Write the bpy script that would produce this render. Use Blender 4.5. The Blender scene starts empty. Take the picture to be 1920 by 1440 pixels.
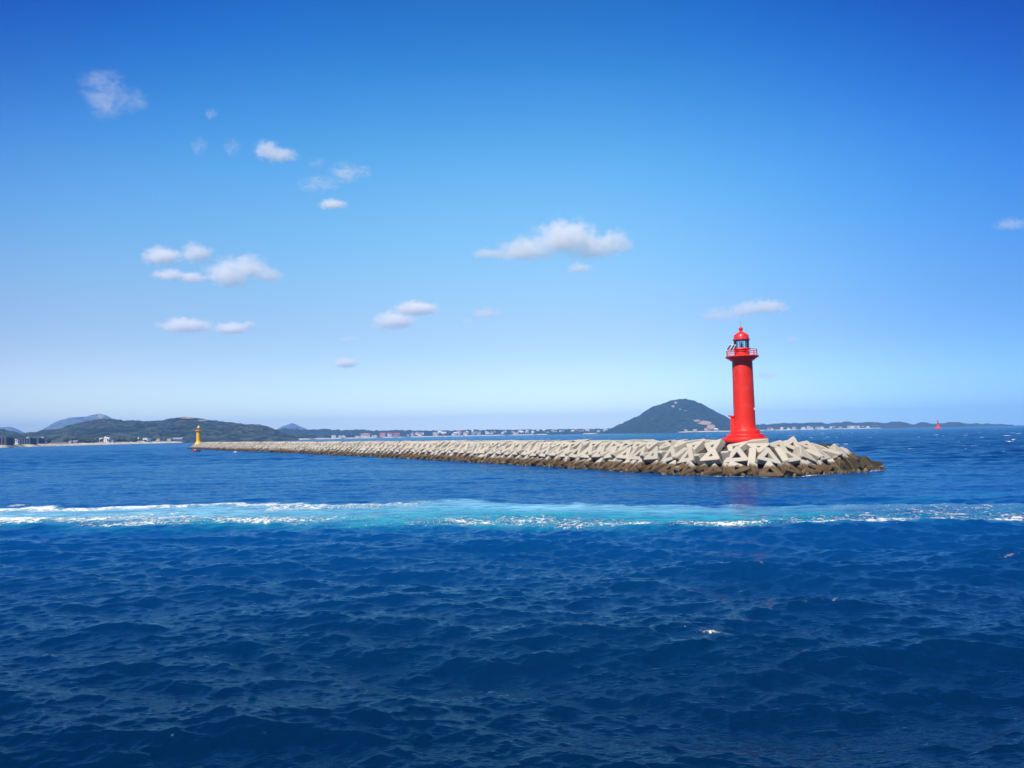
import bpy, bmesh, math, random
import numpy as np
from mathutils import Vector, Matrix, Euler
random.seed(7)
rng = np.random.default_rng(11)
sc = bpy.context.scene
C = sc.collection
R = math.radians
PI = math.pi

# ------------------------------------------------------------------ camera
F, CX, CY, H = 1365.0, 960.0, 720.0, 7.0
PITCH, ROLL = 3.94, 1.06
CAMR = Euler((R(90 + PITCH), 0, 0)).to_matrix() @ Matrix.Rotation(R(-ROLL), 3, 'Z')
cam_d = bpy.data.cameras.new('camera')
cam_d.sensor_width = 36.0
cam_d.lens = 36.0 * F / 1920.0
cam_d.clip_start, cam_d.clip_end = 0.5, 120000.0
cam = bpy.data.objects.new('camera', cam_d)
C.objects.link(cam)
cam.matrix_world = Matrix.Translation((0, 0, H)) @ CAMR.to_4x4()
sc.camera = cam


def ray(px, py):
    return CAMR @ Vector(((px - CX) / F, (CY - py) / F, -1.0))


def sea(px, py, z=0.0):
    v = ray(px, py)
    t = (z - H) / v.z
    return Vector((v.x * t, v.y * t, z))


def at(px, py, d):
    v = ray(px, py)
    return Vector((v.x * d / v.y, d, H + v.z * d / v.y))


def hz(px):
    return 796.3 + 0.0185 * (1920 - px)


CAMI = np.array(CAMR.transposed())


def project(X, Y, Z):
    x = CAMI[0, 0] * X + CAMI[0, 1] * Y + CAMI[0, 2] * (Z - H)
    y = CAMI[1, 0] * X + CAMI[1, 1] * Y + CAMI[1, 2] * (Z - H)
    z = CAMI[2, 0] * X + CAMI[2, 1] * Y + CAMI[2, 2] * (Z - H)
    return CX + F * x / -z, CY - F * y / -z


# ------------------------------------------------------------------ noise (numpy value noise)
_T = rng.random((256, 256)).astype(np.float32)


def vnoise(x, y):
    xi, yi = np.floor(x).astype(np.int64), np.floor(y).astype(np.int64)
    fx, fy = x - xi, y - yi
    fx, fy = fx * fx * (3 - 2 * fx), fy * fy * (3 - 2 * fy)
    g = lambda a, b: _T[a & 255, b & 255]
    return (g(xi, yi) * (1 - fx) + g(xi + 1, yi) * fx) * (1 - fy) + (g(xi, yi + 1) * (1 - fx) + g(xi + 1, yi + 1) * fx) * fy


def fbm(x, y, n=4):
    s, a, t = 0, 1.0, 0
    for i in range(n):
        s = s + a * vnoise(x * 2 ** i + 17.3 * i, y * 2 ** i + 5.1 * i)
        t += a
        a *= 0.5
    return s / t


def sstep(a, b, x):
    t = np.clip((x - a) / (b - a), 0, 1)
    return t * t * (3 - 2 * t)


# ------------------------------------------------------------------ node helpers
class NT:
    def __init__(self, tree):
        self.t = tree
        self.n = tree.nodes
        self.l = tree.links

    def node(self, kind, **kw):
        x = self.n.new(kind)
        for k, v in kw.items():
            setattr(x, k, v)
        return x

    def put(self, sock, v):
        if v is None:
            return
        if hasattr(v, 'is_output'):
            self.l.new(v, sock)
        else:
            sock.default_value = v

    def math(self, op, a, b=None, c=None, clamp=False):
        x = self.node('ShaderNodeMath', operation=op, use_clamp=clamp)
        self.put(x.inputs[0], a)
        self.put(x.inputs[1], b)
        self.put(x.inputs[2], c)
        return x.outputs[0]

    def vec(self, op, a, b=None):
        x = self.node('ShaderNodeVectorMath', operation=op)
        self.put(x.inputs[0], a)
        self.put(x.inputs[1], b)
        return x.outputs['Value'] if op in ('LENGTH', 'DOT_PRODUCT') else x.outputs[0]

    def noise(self, vec, scale, detail=3, rough=0.55, dist=0.0):
        x = self.node('ShaderNodeTexNoise')
        self.put(x.inputs['Vector'], vec)
        x.inputs['Scale'].default_value = scale
        x.inputs['Detail'].default_value = detail
        x.inputs['Roughness'].default_value = rough
        x.inputs['Distortion'].default_value = dist
        return x.outputs['Fac']

    def rng(self, v, a, b, c=0.0, d=1.0, smooth=True):
        x = self.node('ShaderNodeMapRange', interpolation_type='SMOOTHSTEP' if smooth else 'LINEAR')
        self.put(x.inputs['Value'], v)
        for k, q in zip(('From Min', 'From Max', 'To Min', 'To Max'), (a, b, c, d)):
            self.put(x.inputs[k], q)
        return x.outputs['Result']

    def mix(self, f, a, b):
        x = self.node('ShaderNodeMix', data_type='RGBA')
        self.put(x.inputs[0], f)
        for s, v in ((6, a), (7, b)):
            self.put(x.inputs[s], v if hasattr(v, 'is_output') else (*v[:3], 1.0))
        return x.outputs[2]

    def attr(self, name):
        return self.node('ShaderNodeAttribute', attribute_name=name).outputs['Fac']

    def pos(self):
        return self.node('ShaderNodeNewGeometry').outputs['Position']

    def scale(self, vec, s):
        x = self.node('ShaderNodeMapping')
        self.put(x.inputs['Vector'], vec)
        x.inputs['Scale'].default_value = s
        return x.outputs[0]

    def bump(self, h, strength=1.0, dist=0.05, normal=None):
        x = self.node('ShaderNodeBump')
        x.inputs['Strength'].default_value = strength
        x.inputs['Distance'].default_value = dist
        self.put(x.inputs['Height'], h)
        if normal is not None:
            self.put(x.inputs['Normal'], normal)
        return x.outputs[0]


def material(name):
    m = bpy.data.materials.new(name)
    m.use_nodes = True
    nt = NT(m.node_tree)
    return m, nt, m.node_tree.nodes['Principled BSDF']


def simple(name, col, rough=0.5, var=0.12, vscale=1.5, metal=0.0, bump=0.0, spec=0.5, weather=None):
    m, n, b = material(name)
    p = n.node('ShaderNodeTexCoord').outputs['Object']
    f = n.noise(p, vscale, 4, 0.6)
    c1 = tuple(c * (1 - var) for c in col)
    c2 = tuple(min(1, c * (1 + var)) for c in col)
    colr = n.mix(f, c1, c2)
    if weather:
        g = n.noise(n.scale(p, (1, 1, 0.25)), vscale * 2.3, 5, 0.65)
        colr = n.mix(n.rng(g, 0.58, 0.75, 0, weather[1]), colr, weather[0])
    n.put(b.inputs['Base Color'], colr)
    n.put(b.inputs['Roughness'], n.rng(f, 0.2, 0.8, max(0.02, rough - 0.08), min(1, rough + 0.08)))
    b.inputs['Metallic'].default_value = metal
    b.inputs['Specular IOR Level'].default_value = spec
    if bump:
        n.put(b.inputs['Normal'], n.bump(n.noise(p, vscale * 9, 4), 0.6, bump))
    return m


# ------------------------------------------------------------------ object helpers
def tag(o, label=None, cat=None, group=None, kind=None):
    if label:
        o['label'] = label
    if cat:
        o['category'] = cat
    if group:
        o['group'] = group
    if kind:
        o['kind'] = kind
    return o


def empty(name, loc, rz=0.0):
    o = bpy.data.objects.new(name, None)
    C.objects.link(o)
    o.location = loc
    o.rotation_euler = (0, 0, rz)
    o.empty_display_size = 0.5
    return o


def link(name, me, parent=None, mats=()):
    o = bpy.data.objects.new(name, me)
    C.objects.link(o)
    for m in mats:
        me.materials.append(m)
    if parent:
        o.parent = parent
    return o


def from_bm(name, bm, mats, parent=None, smooth=False, loc=None):
    bmesh.ops.recalc_face_normals(bm, faces=bm.faces[:])
    me = bpy.data.meshes.new(name)
    bm.to_mesh(me)
    bm.free()
    if smooth:
        me.shade_smooth() if smooth is True else None
    o = link(name, me, parent, mats if isinstance(mats, (list, tuple)) else [mats])
    if smooth == 'auto':
        try:
            me.set_sharp_from_angle(angle=R(35))
        except Exception:
            pass
        me.polygons.foreach_set('use_smooth', [True] * len(me.polygons))
    if loc is not None:
        o.location = loc
    return o


def lathe(bm, prof, seg=48, mat=0, cx=0.0, cy=0.0):
    rings = []
    for r, z in prof:
        if r < 1e-5:
            rings.append([bm.verts.new((cx, cy, z))])
        else:
            rings.append([bm.verts.new((cx + r * math.cos(2 * PI * k / seg), cy + r * math.sin(2 * PI * k / seg), z)) for k in range(seg)])
    for a, b in zip(rings[:-1], rings[1:]):
        if len(a) == 1 and len(b) == 1:
            continue
        for k in range(seg):
            k2 = (k + 1) % seg
            if len(a) == 1:
                f = bm.faces.new((a[0], b[k2], b[k]))
            elif len(b) == 1:
                f = bm.faces.new((a[k], a[k2], b[0]))
            else:
                f = bm.faces.new((a[k], a[k2], b[k2], b[k]))
            f.material_index = mat
    for ring in (rings[0], rings[-1]):
        if len(ring) > 1:
            f = bm.faces.new(ring)
            f.material_index = mat
    return rings


def box(bm, c, s, mat=0, rot=None, bevel=0.0):
    M = Matrix.Translation(c) @ (rot.to_4x4() if rot is not None else Matrix.Identity(4)) @ Matrix.Diagonal((s[0], s[1], s[2], 1))
    r = bmesh.ops.create_cube(bm, size=1.0, matrix=M)
    fs = {f for v in r['verts'] for f in v.link_faces}
    for f in fs:
        f.material_index = mat
    if bevel:
        es = {e for v in r['verts'] for e in v.link_edges}
        bmesh.ops.bevel(bm, geom=list(es), offset=bevel, segments=1, affect='EDGES', profile=0.5)


def rod(bm, a, b, r, seg=8, mat=0, r2=None):
    a, b = Vector(a), Vector(b)
    d = b - a
    M = Matrix.Translation((a + b) / 2) @ d.to_track_quat('Z', 'Y').to_matrix().to_4x4()
    res = bmesh.ops.create_cone(bm, cap_ends=True, segments=seg, radius1=r, radius2=r if r2 is None else r2, depth=d.length, matrix=M)
    for f in {f for v in res['verts'] for f in v.link_faces}:
        f.material_index = mat


def ball(bm, c, r, seg=16, mat=0, scale=(1, 1, 1)):
    M = Matrix.Translation(c) @ Matrix.Diagonal((*scale, 1))
    res = bmesh.ops.create_uvsphere(bm, u_segments=seg, v_segments=max(6, seg // 2), radius=r, matrix=M)
    for f in {f for v in res['verts'] for f in v.link_faces}:
        f.material_index = mat


def torus(bm, R0, r0, z, seg=48, s2=8, mat=0, a0=0.0, a1=2 * PI):
    n = seg
    closed = abs(a1 - a0 - 2 * PI) < 1e-6
    rings = []
    for k in range(n if closed else n + 1):
        a = a0 + (a1 - a0) * k / n
        rings.append([bm.verts.new(((R0 + r0 * math.cos(2 * PI * j / s2)) * math.cos(a), (R0 + r0 * math.cos(2 * PI * j / s2)) * math.sin(a), z + r0 * math.sin(2 * PI * j / s2))) for j in range(s2)])
    m = len(rings)
    for k in range(m if closed else m - 1):
        a, b = rings[k], rings[(k + 1) % m]
        for j in range(s2):
            f = bm.faces.new((a[j], b[j], b[(j + 1) % s2], a[(j + 1) % s2]))
            f.material_index = mat


def grid_mesh(name, X, Y, Z, attrs=None, smooth=True, close_u=False):
    """rows x cols arrays -> one quad sheet"""
    nr, nc = X.shape
    co = np.stack([X, Y, Z], -1).reshape(-1, 3).astype(np.float32)
    idx = np.arange(nr * nc, dtype=np.int32).reshape(nr, nc)
    if close_u:
        idx = np.concatenate([idx, idx[:, :1]], 1)
    q = np.stack([idx[:-1, :-1], idx[:-1, 1:], idx[1:, 1:], idx[1:, :-1]], -1).reshape(-1, 4)
    me = bpy.data.meshes.new(name)
    me.vertices.add(len(co))
    me.vertices.foreach_set('co', co.ravel())
    me.loops.add(q.size)
    me.loops.foreach_set('vertex_index', q.ravel())
    me.polygons.add(len(q))
    me.polygons.foreach_set('loop_start', np.arange(0, q.size, 4, dtype=np.int32))
    me.polygons.foreach_set('loop_total', np.full(len(q), 4, dtype=np.int32))
    me.polygons.foreach_set('use_smooth', np.full(len(q), smooth, dtype=bool))
    for k, v in (attrs or {}).items():
        a = me.attributes.new(k, 'FLOAT', 'POINT')
        a.data.foreach_set('value', v.astype(np.float32).ravel())
    me.update(calc_edges=True)
    me.validate()
    return me


# ------------------------------------------------------------------ light, sky
SUN_EL, SUN_AZ = 54.0, 210.0          # azimuth clockwise from +Y: behind the viewer, to the left
sd = Vector((math.sin(R(SUN_AZ)) * math.cos(R(SUN_EL)), math.cos(R(SUN_AZ)) * math.cos(R(SUN_EL)), math.sin(R(SUN_EL))))
sl = bpy.data.lights.new('sun', 'SUN')
sl.energy, sl.angle, sl.color = 5.0, R(0.53), (1.0, 0.955, 0.88)
so = bpy.data.objects.new('sun', sl)
C.objects.link(so)
so.rotation_euler = (-sd).to_track_quat('-Z', 'Y').to_euler()
so.location = sd * 200

W = bpy.data.worlds.new('World')
sc.world = W
W.use_nodes = True
wn = NT(W.node_tree)
bg = W.node_tree.nodes['Background']
sky = wn.node('ShaderNodeTexSky', sky_type='NISHITA')
sky.sun_disc = False
sky.sun_elevation, sky.sun_rotation = R(SUN_EL), R(SUN_AZ)
sky.altitude, sky.air_density, sky.dust_density, sky.ozone_density = 0.0, 1.0, 0.25, 3.0
tcw = wn.node('ShaderNodeTexCoord').outputs['Generated']
spw = wn.node('ShaderNodeSeparateXYZ')
wn.put(spw.inputs[0], tcw)


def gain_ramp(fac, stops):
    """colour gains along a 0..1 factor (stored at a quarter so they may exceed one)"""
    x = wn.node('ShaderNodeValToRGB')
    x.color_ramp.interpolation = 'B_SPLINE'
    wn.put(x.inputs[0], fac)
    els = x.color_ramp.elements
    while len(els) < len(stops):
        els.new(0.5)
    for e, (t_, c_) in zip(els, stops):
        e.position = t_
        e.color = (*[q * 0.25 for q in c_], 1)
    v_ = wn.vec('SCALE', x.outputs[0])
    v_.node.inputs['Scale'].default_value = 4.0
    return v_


# sky tint by height; darker sides and upper corners echo lens vignetting
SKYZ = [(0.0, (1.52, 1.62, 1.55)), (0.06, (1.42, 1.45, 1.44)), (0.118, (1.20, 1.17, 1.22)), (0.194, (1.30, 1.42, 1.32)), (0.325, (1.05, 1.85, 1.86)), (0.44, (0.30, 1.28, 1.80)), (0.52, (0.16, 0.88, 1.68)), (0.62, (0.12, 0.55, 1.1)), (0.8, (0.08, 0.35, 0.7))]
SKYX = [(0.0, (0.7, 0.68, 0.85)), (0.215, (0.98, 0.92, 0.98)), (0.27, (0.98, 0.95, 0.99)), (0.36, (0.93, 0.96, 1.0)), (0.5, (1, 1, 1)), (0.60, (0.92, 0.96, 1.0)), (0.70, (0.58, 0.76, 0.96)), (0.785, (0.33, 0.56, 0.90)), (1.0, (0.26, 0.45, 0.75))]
SKYY = [(0.0, (0.30, 0.34, 0.42)), (0.42, (0.34, 0.38, 0.46)), (0.70, (1, 1, 1)), (1.0, (1, 1, 1))]  # rear sky dimmed, like the zenith above, to cut fill and deepen shadows
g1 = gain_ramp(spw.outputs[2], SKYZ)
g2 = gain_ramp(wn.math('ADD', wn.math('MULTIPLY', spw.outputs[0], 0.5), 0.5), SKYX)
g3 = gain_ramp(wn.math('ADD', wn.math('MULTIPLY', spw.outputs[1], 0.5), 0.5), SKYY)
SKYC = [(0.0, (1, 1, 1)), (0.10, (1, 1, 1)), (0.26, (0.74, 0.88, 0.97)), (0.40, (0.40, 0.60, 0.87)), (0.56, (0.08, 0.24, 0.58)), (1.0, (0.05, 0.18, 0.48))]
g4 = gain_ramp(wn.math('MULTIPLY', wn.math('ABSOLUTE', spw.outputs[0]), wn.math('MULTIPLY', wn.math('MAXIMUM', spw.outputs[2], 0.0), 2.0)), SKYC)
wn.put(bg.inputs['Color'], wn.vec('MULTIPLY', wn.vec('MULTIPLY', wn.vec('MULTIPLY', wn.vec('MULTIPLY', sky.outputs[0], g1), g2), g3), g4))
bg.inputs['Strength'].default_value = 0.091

sc.view_settings.view_transform = 'Standard'
sc.view_settings.look = 'None'
sc.view_settings.exposure = 0.4
sc.view_settings.gamma = 1.0
cy = sc.cycles
cy.use_denoising = True
cy.max_bounces, cy.diffuse_bounces, cy.glossy_bounces, cy.transmission_bounces = 48, 3, 3, 6
cy.volume_bounces, cy.transparent_max_bounces = 40, 12
cy.volume_step_rate = 1.0
cy.volume_max_steps = 192
cy.sample_clamp_indirect = 6.0
cy.caustics_reflective = cy.caustics_refractive = False

# ------------------------------------------------------------------ breakwater outline (front waterline)
front_px = [(349, 842.2), (400, 844.2), (463, 847), (580, 851.6), (700, 857.2), (820, 863), (930, 869.2), (1034, 875.5), (1140, 882.2), (1245, 889), (1320, 892), (1400, 893.5), (1440, 894.2)]
end_px = [(1474, 893.6), (1505, 891.6), (1562, 887.2), (1618, 883.2), (1645, 880.8)]
ctrl = [sea(*p).xy for p in front_px] + [sea(*p).xy for p in end_px]
tipc = ctrl[-1]
ctrl += [tipc + Vector((2.2, 2.6)), tipc + Vector((1.8, 6.0)), tipc + Vector((-1.5, 10.5))]


def resample(pts, step):
    P = np.array([[p[0], p[1]] for p in pts])
    s = np.concatenate([[0], np.cumsum(np.hypot(*(P[1:] - P[:-1]).T))])
    t = np.arange(0, s[-1], step)
    return np.stack([np.interp(t, s, P[:, 0]), np.interp(t, s, P[:, 1])], 1)


dense = resample(ctrl, 0.5)
ker = np.ones(13) / 13
pad = np.pad(dense, ((6, 6), (0, 0)), mode='edge')
pad[:6] = dense[0] + (dense[0] - dense[1:7][::-1])
pad[-6:] = dense[-1] + (dense[-1] - dense[-7:-1][::-1])
dense = np.stack([np.convolve(pad[:, k], ker, 'valid') for k in (0, 1)], 1)
tg = np.gradient(dense, axis=0)
tg /= np.hypot(tg[:, 0], tg[:, 1])[:, None]
kn = np.ones(25) / 25
tp = np.pad(tg, ((12, 12), (0, 0)), mode='edge')
tgs = np.stack([np.convolve(tp[:, k], kn, 'valid') for k in (0, 1)], 1)
tgs /= np.hypot(tgs[:, 0], tgs[:, 1])[:, None]
inn = np.stack([-tgs[:, 1], tgs[:, 0]], 1)      # left of travel = landward / inward


def offset_row(u):
    """line u metres inward from the waterline: points, tangents, inward normals"""
    P = dense + inn * u
    d = P[1:] - P[:-1]
    ok = np.concatenate([[True], (d * tgs[1:]).sum(1) > 0.02])
    return P[ok], tgs[ok], inn[ok]


# ------------------------------------------------------------------ concrete materials
def concrete_mat():
    m, n, b = material('weathered_concrete')
    p = n.pos()
    z = n.node('ShaderNodeSeparateXYZ')
    n.put(z.inputs[0], p)
    zz = z.outputs[2]
    rnd = n.node('ShaderNodeObjectInfo').outputs['Random']
    big = n.noise(p, 0.35, 4, 0.6)
    fine = n.noise(p, 3.2, 5, 0.65)
    dry = n.mix(fine, (0.39, 0.35, 0.28), (0.52, 0.47, 0.385))
    dry = n.mix(n.rng(rnd, 0, 1, 0, 0.6, False), dry, (0.32, 0.30, 0.26))
    streak = n.noise(n.scale(p, (1, 1, 0.22)), 2.2, 5, 0.6)
    dry = n.mix(n.rng(streak, 0.56, 0.74, 0, 0.6), dry, (0.27, 0.235, 0.18))
    edge = n.math('ADD', zz, n.math('MULTIPLY', n.math('SUBTRACT', big, 0.5), 2.2))
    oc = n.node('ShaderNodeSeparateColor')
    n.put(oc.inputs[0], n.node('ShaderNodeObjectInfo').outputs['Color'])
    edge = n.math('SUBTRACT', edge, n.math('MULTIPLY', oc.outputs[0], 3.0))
    edge = n.math('ADD', edge, n.math('MULTIPLY', n.math('SUBTRACT', fine, 0.5), 1.1))
    # bleached barnacle band, then brown algae below it
    band = n.math('MULTIPLY', n.rng(edge, 1.5, 1.9), n.rng(edge, 2.6, 2.05))
    bandc = n.mix(fine, (0.28, 0.26, 0.24), (0.52, 0.50, 0.47))
    col = n.mix(n.math('MULTIPLY', band, 0.45), dry, bandc)
    brown = n.mix(n.noise(p, 1.3, 5, 0.7), (0.035, 0.022, 0.012), (0.165, 0.105, 0.05))
    col = n.mix(n.rng(edge, 1.9, 1.3), col, brown)
    dark = n.mix(fine, (0.02, 0.016, 0.008), (0.075, 0.055, 0.022))
    col = n.mix(n.rng(edge, 0.75, 0.2), col, dark)
    n.put(b.inputs['Base Color'], col)
    n.put(b.inputs['Roughness'], n.rng(edge, 0.2, 1.6, 0.55, 0.9))
    b.inputs['Specular IOR Level'].default_value = 0.3
    n.put(b.inputs['Normal'], n.bump(n.math('ADD', fine, n.math('MULTIPLY', n.noise(p, 14, 4), 0.4)), 0.7, 0.05))
    return m


M_CONC = concrete_mat()
m, n, b = material('dark_rubble')
p = n.pos()
v = n.node('ShaderNodeTexVoronoi')
n.put(v.inputs['Vector'], p)
v.inputs['Scale'].default_value = 0.9
n.put(b.inputs['Base Color'], n.mix(n.noise(p, 2.0, 5), (0.018, 0.017, 0.016), (0.06, 0.055, 0.048)))  # rock kept near-black, painting shade into the gaps between blocks
b.inputs['Roughness'].default_value = 0.95
n.put(b.inputs['Normal'], n.bump(v.outputs['Distance'], 1.0, 0.6))
M_CORE = m

# ------------------------------------------------------------------ breakwater core mound
rows_u = [(-4.0, -4.5), (-0.2, -1.2), (1.2, 0.1), (3.2, 1.7), (5.6, 3.5), (7.6, 4.3), (11.0, 4.45), (15.0, 4.45), (18.5, 3.6), (24.0, 0.0), (28.0, -4.5)]
sel = np.arange(0, len(dense), 5)
Xc = np.stack([dense[sel, 0] + inn[sel, 0] * u for u, z in rows_u])
Yc = np.stack([dense[sel, 1] + inn[sel, 1] * u for u, z in rows_u])
Zc = np.stack([np.full(len(sel), z) for u, z in rows_u])
# the far end and the round head taper down
s_arc = np.linspace(0, 1, len(sel))
tot = len(dense) * 0.5
far_t = sstep(0, 12 / tot, s_arc)
Zc = np.where(Zc > -1, -1 + (Zc + 1) * far_t[None], Zc)
# around the head, pull the back rows in so that the mound does not fold over itself
headn = len(dense) - int(52 / 0.5)
hm = sel > headn
cen = None


def core_axis(u, i):
    return dense[i] + inn[i] * u


ihead = int(len(dense) - 47 / 0.5)           # arc position beside the lighthouse
HEADC = dense[ihead] + inn[ihead] * 12.5 + tgs[ihead] * 4
for a, (u, z) in enumerate(rows_u):
    for k, i in enumerate(sel):
        if i > headn and u > 5:
            w = min(1, (u - 5) / 8) * min(1, (i - headn) / 20)
            base = dense[i] + inn[i] * 5
            tgt = base + (HEADC - base) * min(0.96, (u - 5) / 16)
            Xc[a, k] = Xc[a, k] * (1 - w) + tgt[0] * w
            Yc[a, k] = Yc[a, k] * (1 - w) + tgt[1] * w
            if z < 4:
                Zc[a, k] = Zc[a, k] * (1 - w) + (4.35 if u > 8 else z) * w
Zc += (fbm(Xc * 0.6, Yc * 0.6) - 0.5) * 0.5
core = link('breakwater_core', grid_mesh('breakwater_core', Xc, Yc, Zc), None, [M_CORE])
tag(core, 'long dark rubble mound under the triangular concrete blocks of the breakwater', 'breakwater')


# ------------------------------------------------------------------ triangular armour blocks
def block_mesh(name, side=4.0, th=1.1, beam=0.86, cut=0.36, bev=0.07, skew=0.0):
    bm = bmesh.new()
    hgt = side * math.sqrt(3) / 2
    tri = [Vector((-side / 2, -hgt / 3)), Vector((side / 2, -hgt / 3)), Vector((skew, 2 * hgt / 3))]
    outer = []
    for i in range(3):
        a, b_, c = tri[i - 1], tri[i], tri[(i + 1) % 3]
        outer += [b_ + (a - b_).normalized() * cut, b_ + (c - b_).normalized() * cut]
    cen = (tri[0] + tri[1] + tri[2]) / 3
    k = 1 - beam / (hgt / 3)
    k = max(0.2, k)
    inner3 = [cen + (q - cen) * k for q in tri]
    inner = []
    for q in inner3:                       # six inner points to pair with six outer
        inner += [q, q]
    layers = []
    for y, sh in ((-th / 2, 1.0), (th / 2, 1.0)):
        o6 = [bm.verts.new((q.x * sh, y, q.y * sh)) for q in outer]
        i3 = [bm.verts.new((q.x, y, q.y)) for q in inner3]
        layers.append((o6, i3))
    for li, (o6, i3) in enumerate(layers):
        for i in range(3):
            j = (i + 1) % 3
            bm.faces.new((o6[2 * i], o6[2 * i + 1], i3[i]))
            bm.faces.new((o6[2 * i + 1], o6[2 * j], i3[j], i3[i]))
    (oa, ia), (ob, ib) = layers
    for i in range(6):
        j = (i + 1) % 6
        bm.faces.new((oa[i], oa[j], ob[j], ob[i]))
    for i in range(3):
        j = (i + 1) % 3
        bm.faces.new((ia[i], ia[j], ib[j], ib[i]))
    bmesh.ops.recalc_face_normals(bm, faces=bm.faces[:])
    if bev:
        es = [e for e in bm.edges if len(e.link_faces) == 2 and e.calc_face_angle(0) > 0.35]
        bmesh.ops.bevel(bm, geom=es, offset=bev, segments=1, affect='EDGES', profile=0.5)
    me = bpy.data.meshes.new(name)
    bm.to_mesh(me)
    bm.free()
    me.materials.append(M_CONC)
    return me


BM = [block_mesh('breakwater_block'), block_mesh('breakwater_block', 4.15, 1.0, 0.8, 0.42, 0.06, 0.12), block_mesh('breakwater_block', 3.85, 1.2, 0.9, 0.3, 0.08, -0.15)]
BLO = block_mesh('far_block', bev=0.0)
rows = [
    # name, u, z, tilt, mode, spacing, phase, jitter
    ('water', 0.75, 0.55, 43, 'up', 4.2, 0.0, 0.10),
    ('water_fin', 1.35, 0.25, 47, 'fin', 4.2, 0.5, 0.14),
    ('mid', 3.05, 2.62, 46, 'up', 4.25, 0.1, 0.07),
    ('mid_fin', 3.75, 2.45, 50, 'fin', 4.25, 0.6, 0.10),
    ('upper', 5.85, 4.05, 33, 'down', 3.8, 0.55, 0.09),
    ('crest', 8.9, 4.72, 4, 'flat', 4.05, 0.2, 0.06),
    ('inner', 12.4, 4.72, 2, 'flat', 4.1, 0.7, 0.06),
]
LIGHT = None
blocks = []     # (dist, row, s_from_tip, matrix, variant)
LC = Vector((40.4, 125.0, 5.0))     # lighthouse centre (re-set below from the picture ray)
v = ray(1397.5, 826)
LC = Vector((v.x / v.y * 123.5, 123.5, 4.95))
for rname, u, z, tilt, mode, sp, ph, jit in rows:
    P, T, N = offset_row(u)
    s = np.concatenate([[0], np.cumsum(np.hypot(*(P[1:] - P[:-1]).T))])
    pos = np.arange(sp * ph + 1.0, s[-1], sp)
    for q in pos:
        near_end = s[-1] - q
        qq = q + random.uniform(-1, 1) * jit * sp
        x, y = np.interp(qq, s, P[:, 0]), np.interp(qq, s, P[:, 1])
        k = int(min(len(T) - 1, np.searchsorted(s, qq)))
        t = Vector((T[k][0], T[k][1], 0))
        nrm = Vector((N[k][0], N[k][1], 0))
        if u > 7 and (Vector((x, y)) - LC.xy).length < (5.0 if u < 10 else 5.4):
            continue
        if rname in ('inner',) and near_end < 26:
            continue
        head = near_end < 50
        j = jit * (3.4 if head else 1.35) * (2.4 if random.random() < 0.08 else 1.0)
        tl = R(tilt + random.uniform(-1, 1) * 45 * j)
        up = nrm * math.cos(tl) + Vector((0, 0, 1)) * math.sin(tl)
        if mode == 'flat':
            tl = R(tilt + random.uniform(-1, 1) * 30 * j)
            up = nrm * math.cos(tl) + Vector((0, 0, 1)) * math.sin(tl)
        yv = up.cross(t).normalized()
        M = Matrix((t, yv, up)).transposed()
        if mode == 'fin':
            M = M @ Matrix.Rotation(R(90 + random.uniform(-1, 1) * 55 * j), 3, 'Z')
        if mode == 'down':
            M = M @ Matrix.Rotation(PI, 3, 'Y')
        if mode == 'flat' and random.random() < 0.5:
            M = M @ Matrix.Rotation(PI, 3, 'Y')
        M = M @ Matrix.Rotation(R(random.uniform(-1, 1) * 70 * j), 3, 'Y') @ Matrix.Rotation(R(random.uniform(-1, 1) * 45 * j), 3, 'Z')
        zz = z + random.uniform(-1, 1) * 1.2 * j * (0.5 if head else 0.7)
        tail = 0.0
        if q < 14:                         # the far end slopes down into the sea
            tail = (1 - q / 14) * (z + 0.6) * 0.8
        if near_end < 16 and u > 4:        # seaward tip drops
            zz -= (1 - near_end / 16) * 1.4
        elif near_end < 12:
            zz -= (1 - near_end / 12) * 0.35
        zz -= tail
        bpx = float(project(x, y, z)[0])
        if q > s[-1] * 0.5:
            if rname in ('crest', 'inner') and bpx > 1562 or rname == 'upper' and bpx > 1572:
                continue
            if rname.startswith('mid') and bpx > 1580:
                zz -= min(1.5, (bpx - 1575) / 28)
            if rname.startswith('mid') and bpx > 1628:
                continue
        loc = Vector((x, y, zz))
        if mode == 'fin':
            loc += up * -0.15
        M4 = Matrix.Translation(loc) @ M.to_4x4()
        w = {'water_fin': 1.25, 'mid_fin': 1.2, 'inner': 1.7}.get(rname, 1.0)
        blocks.append((loc.xy.length * w, rname, near_end, M4, random.randrange(3)))
blocks.sort(key=lambda a: a[0])
nearb, farb = blocks[:296], blocks[296:]
ORD = 'zeroth first second third fourth fifth sixth seventh eighth ninth tenth eleventh twelfth thirteenth fourteenth fifteenth sixteenth seventeenth eighteenth nineteenth'.split()
TENS = ['', '', 'twenty', 'thirty', 'forty', 'fifty', 'sixty', 'seventy', 'eighty', 'ninety']
TENTH = ['', '', 'twentieth', 'thirtieth', 'fortieth', 'fiftieth', 'sixtieth', 'seventieth', 'eightieth', 'ninetieth']


def ordinal(k):
    if k < 20:
        return ORD[k]
    return TENTH[k // 10] if k % 10 == 0 else TENS[k // 10] + '-' + ORD[k % 10]


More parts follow.
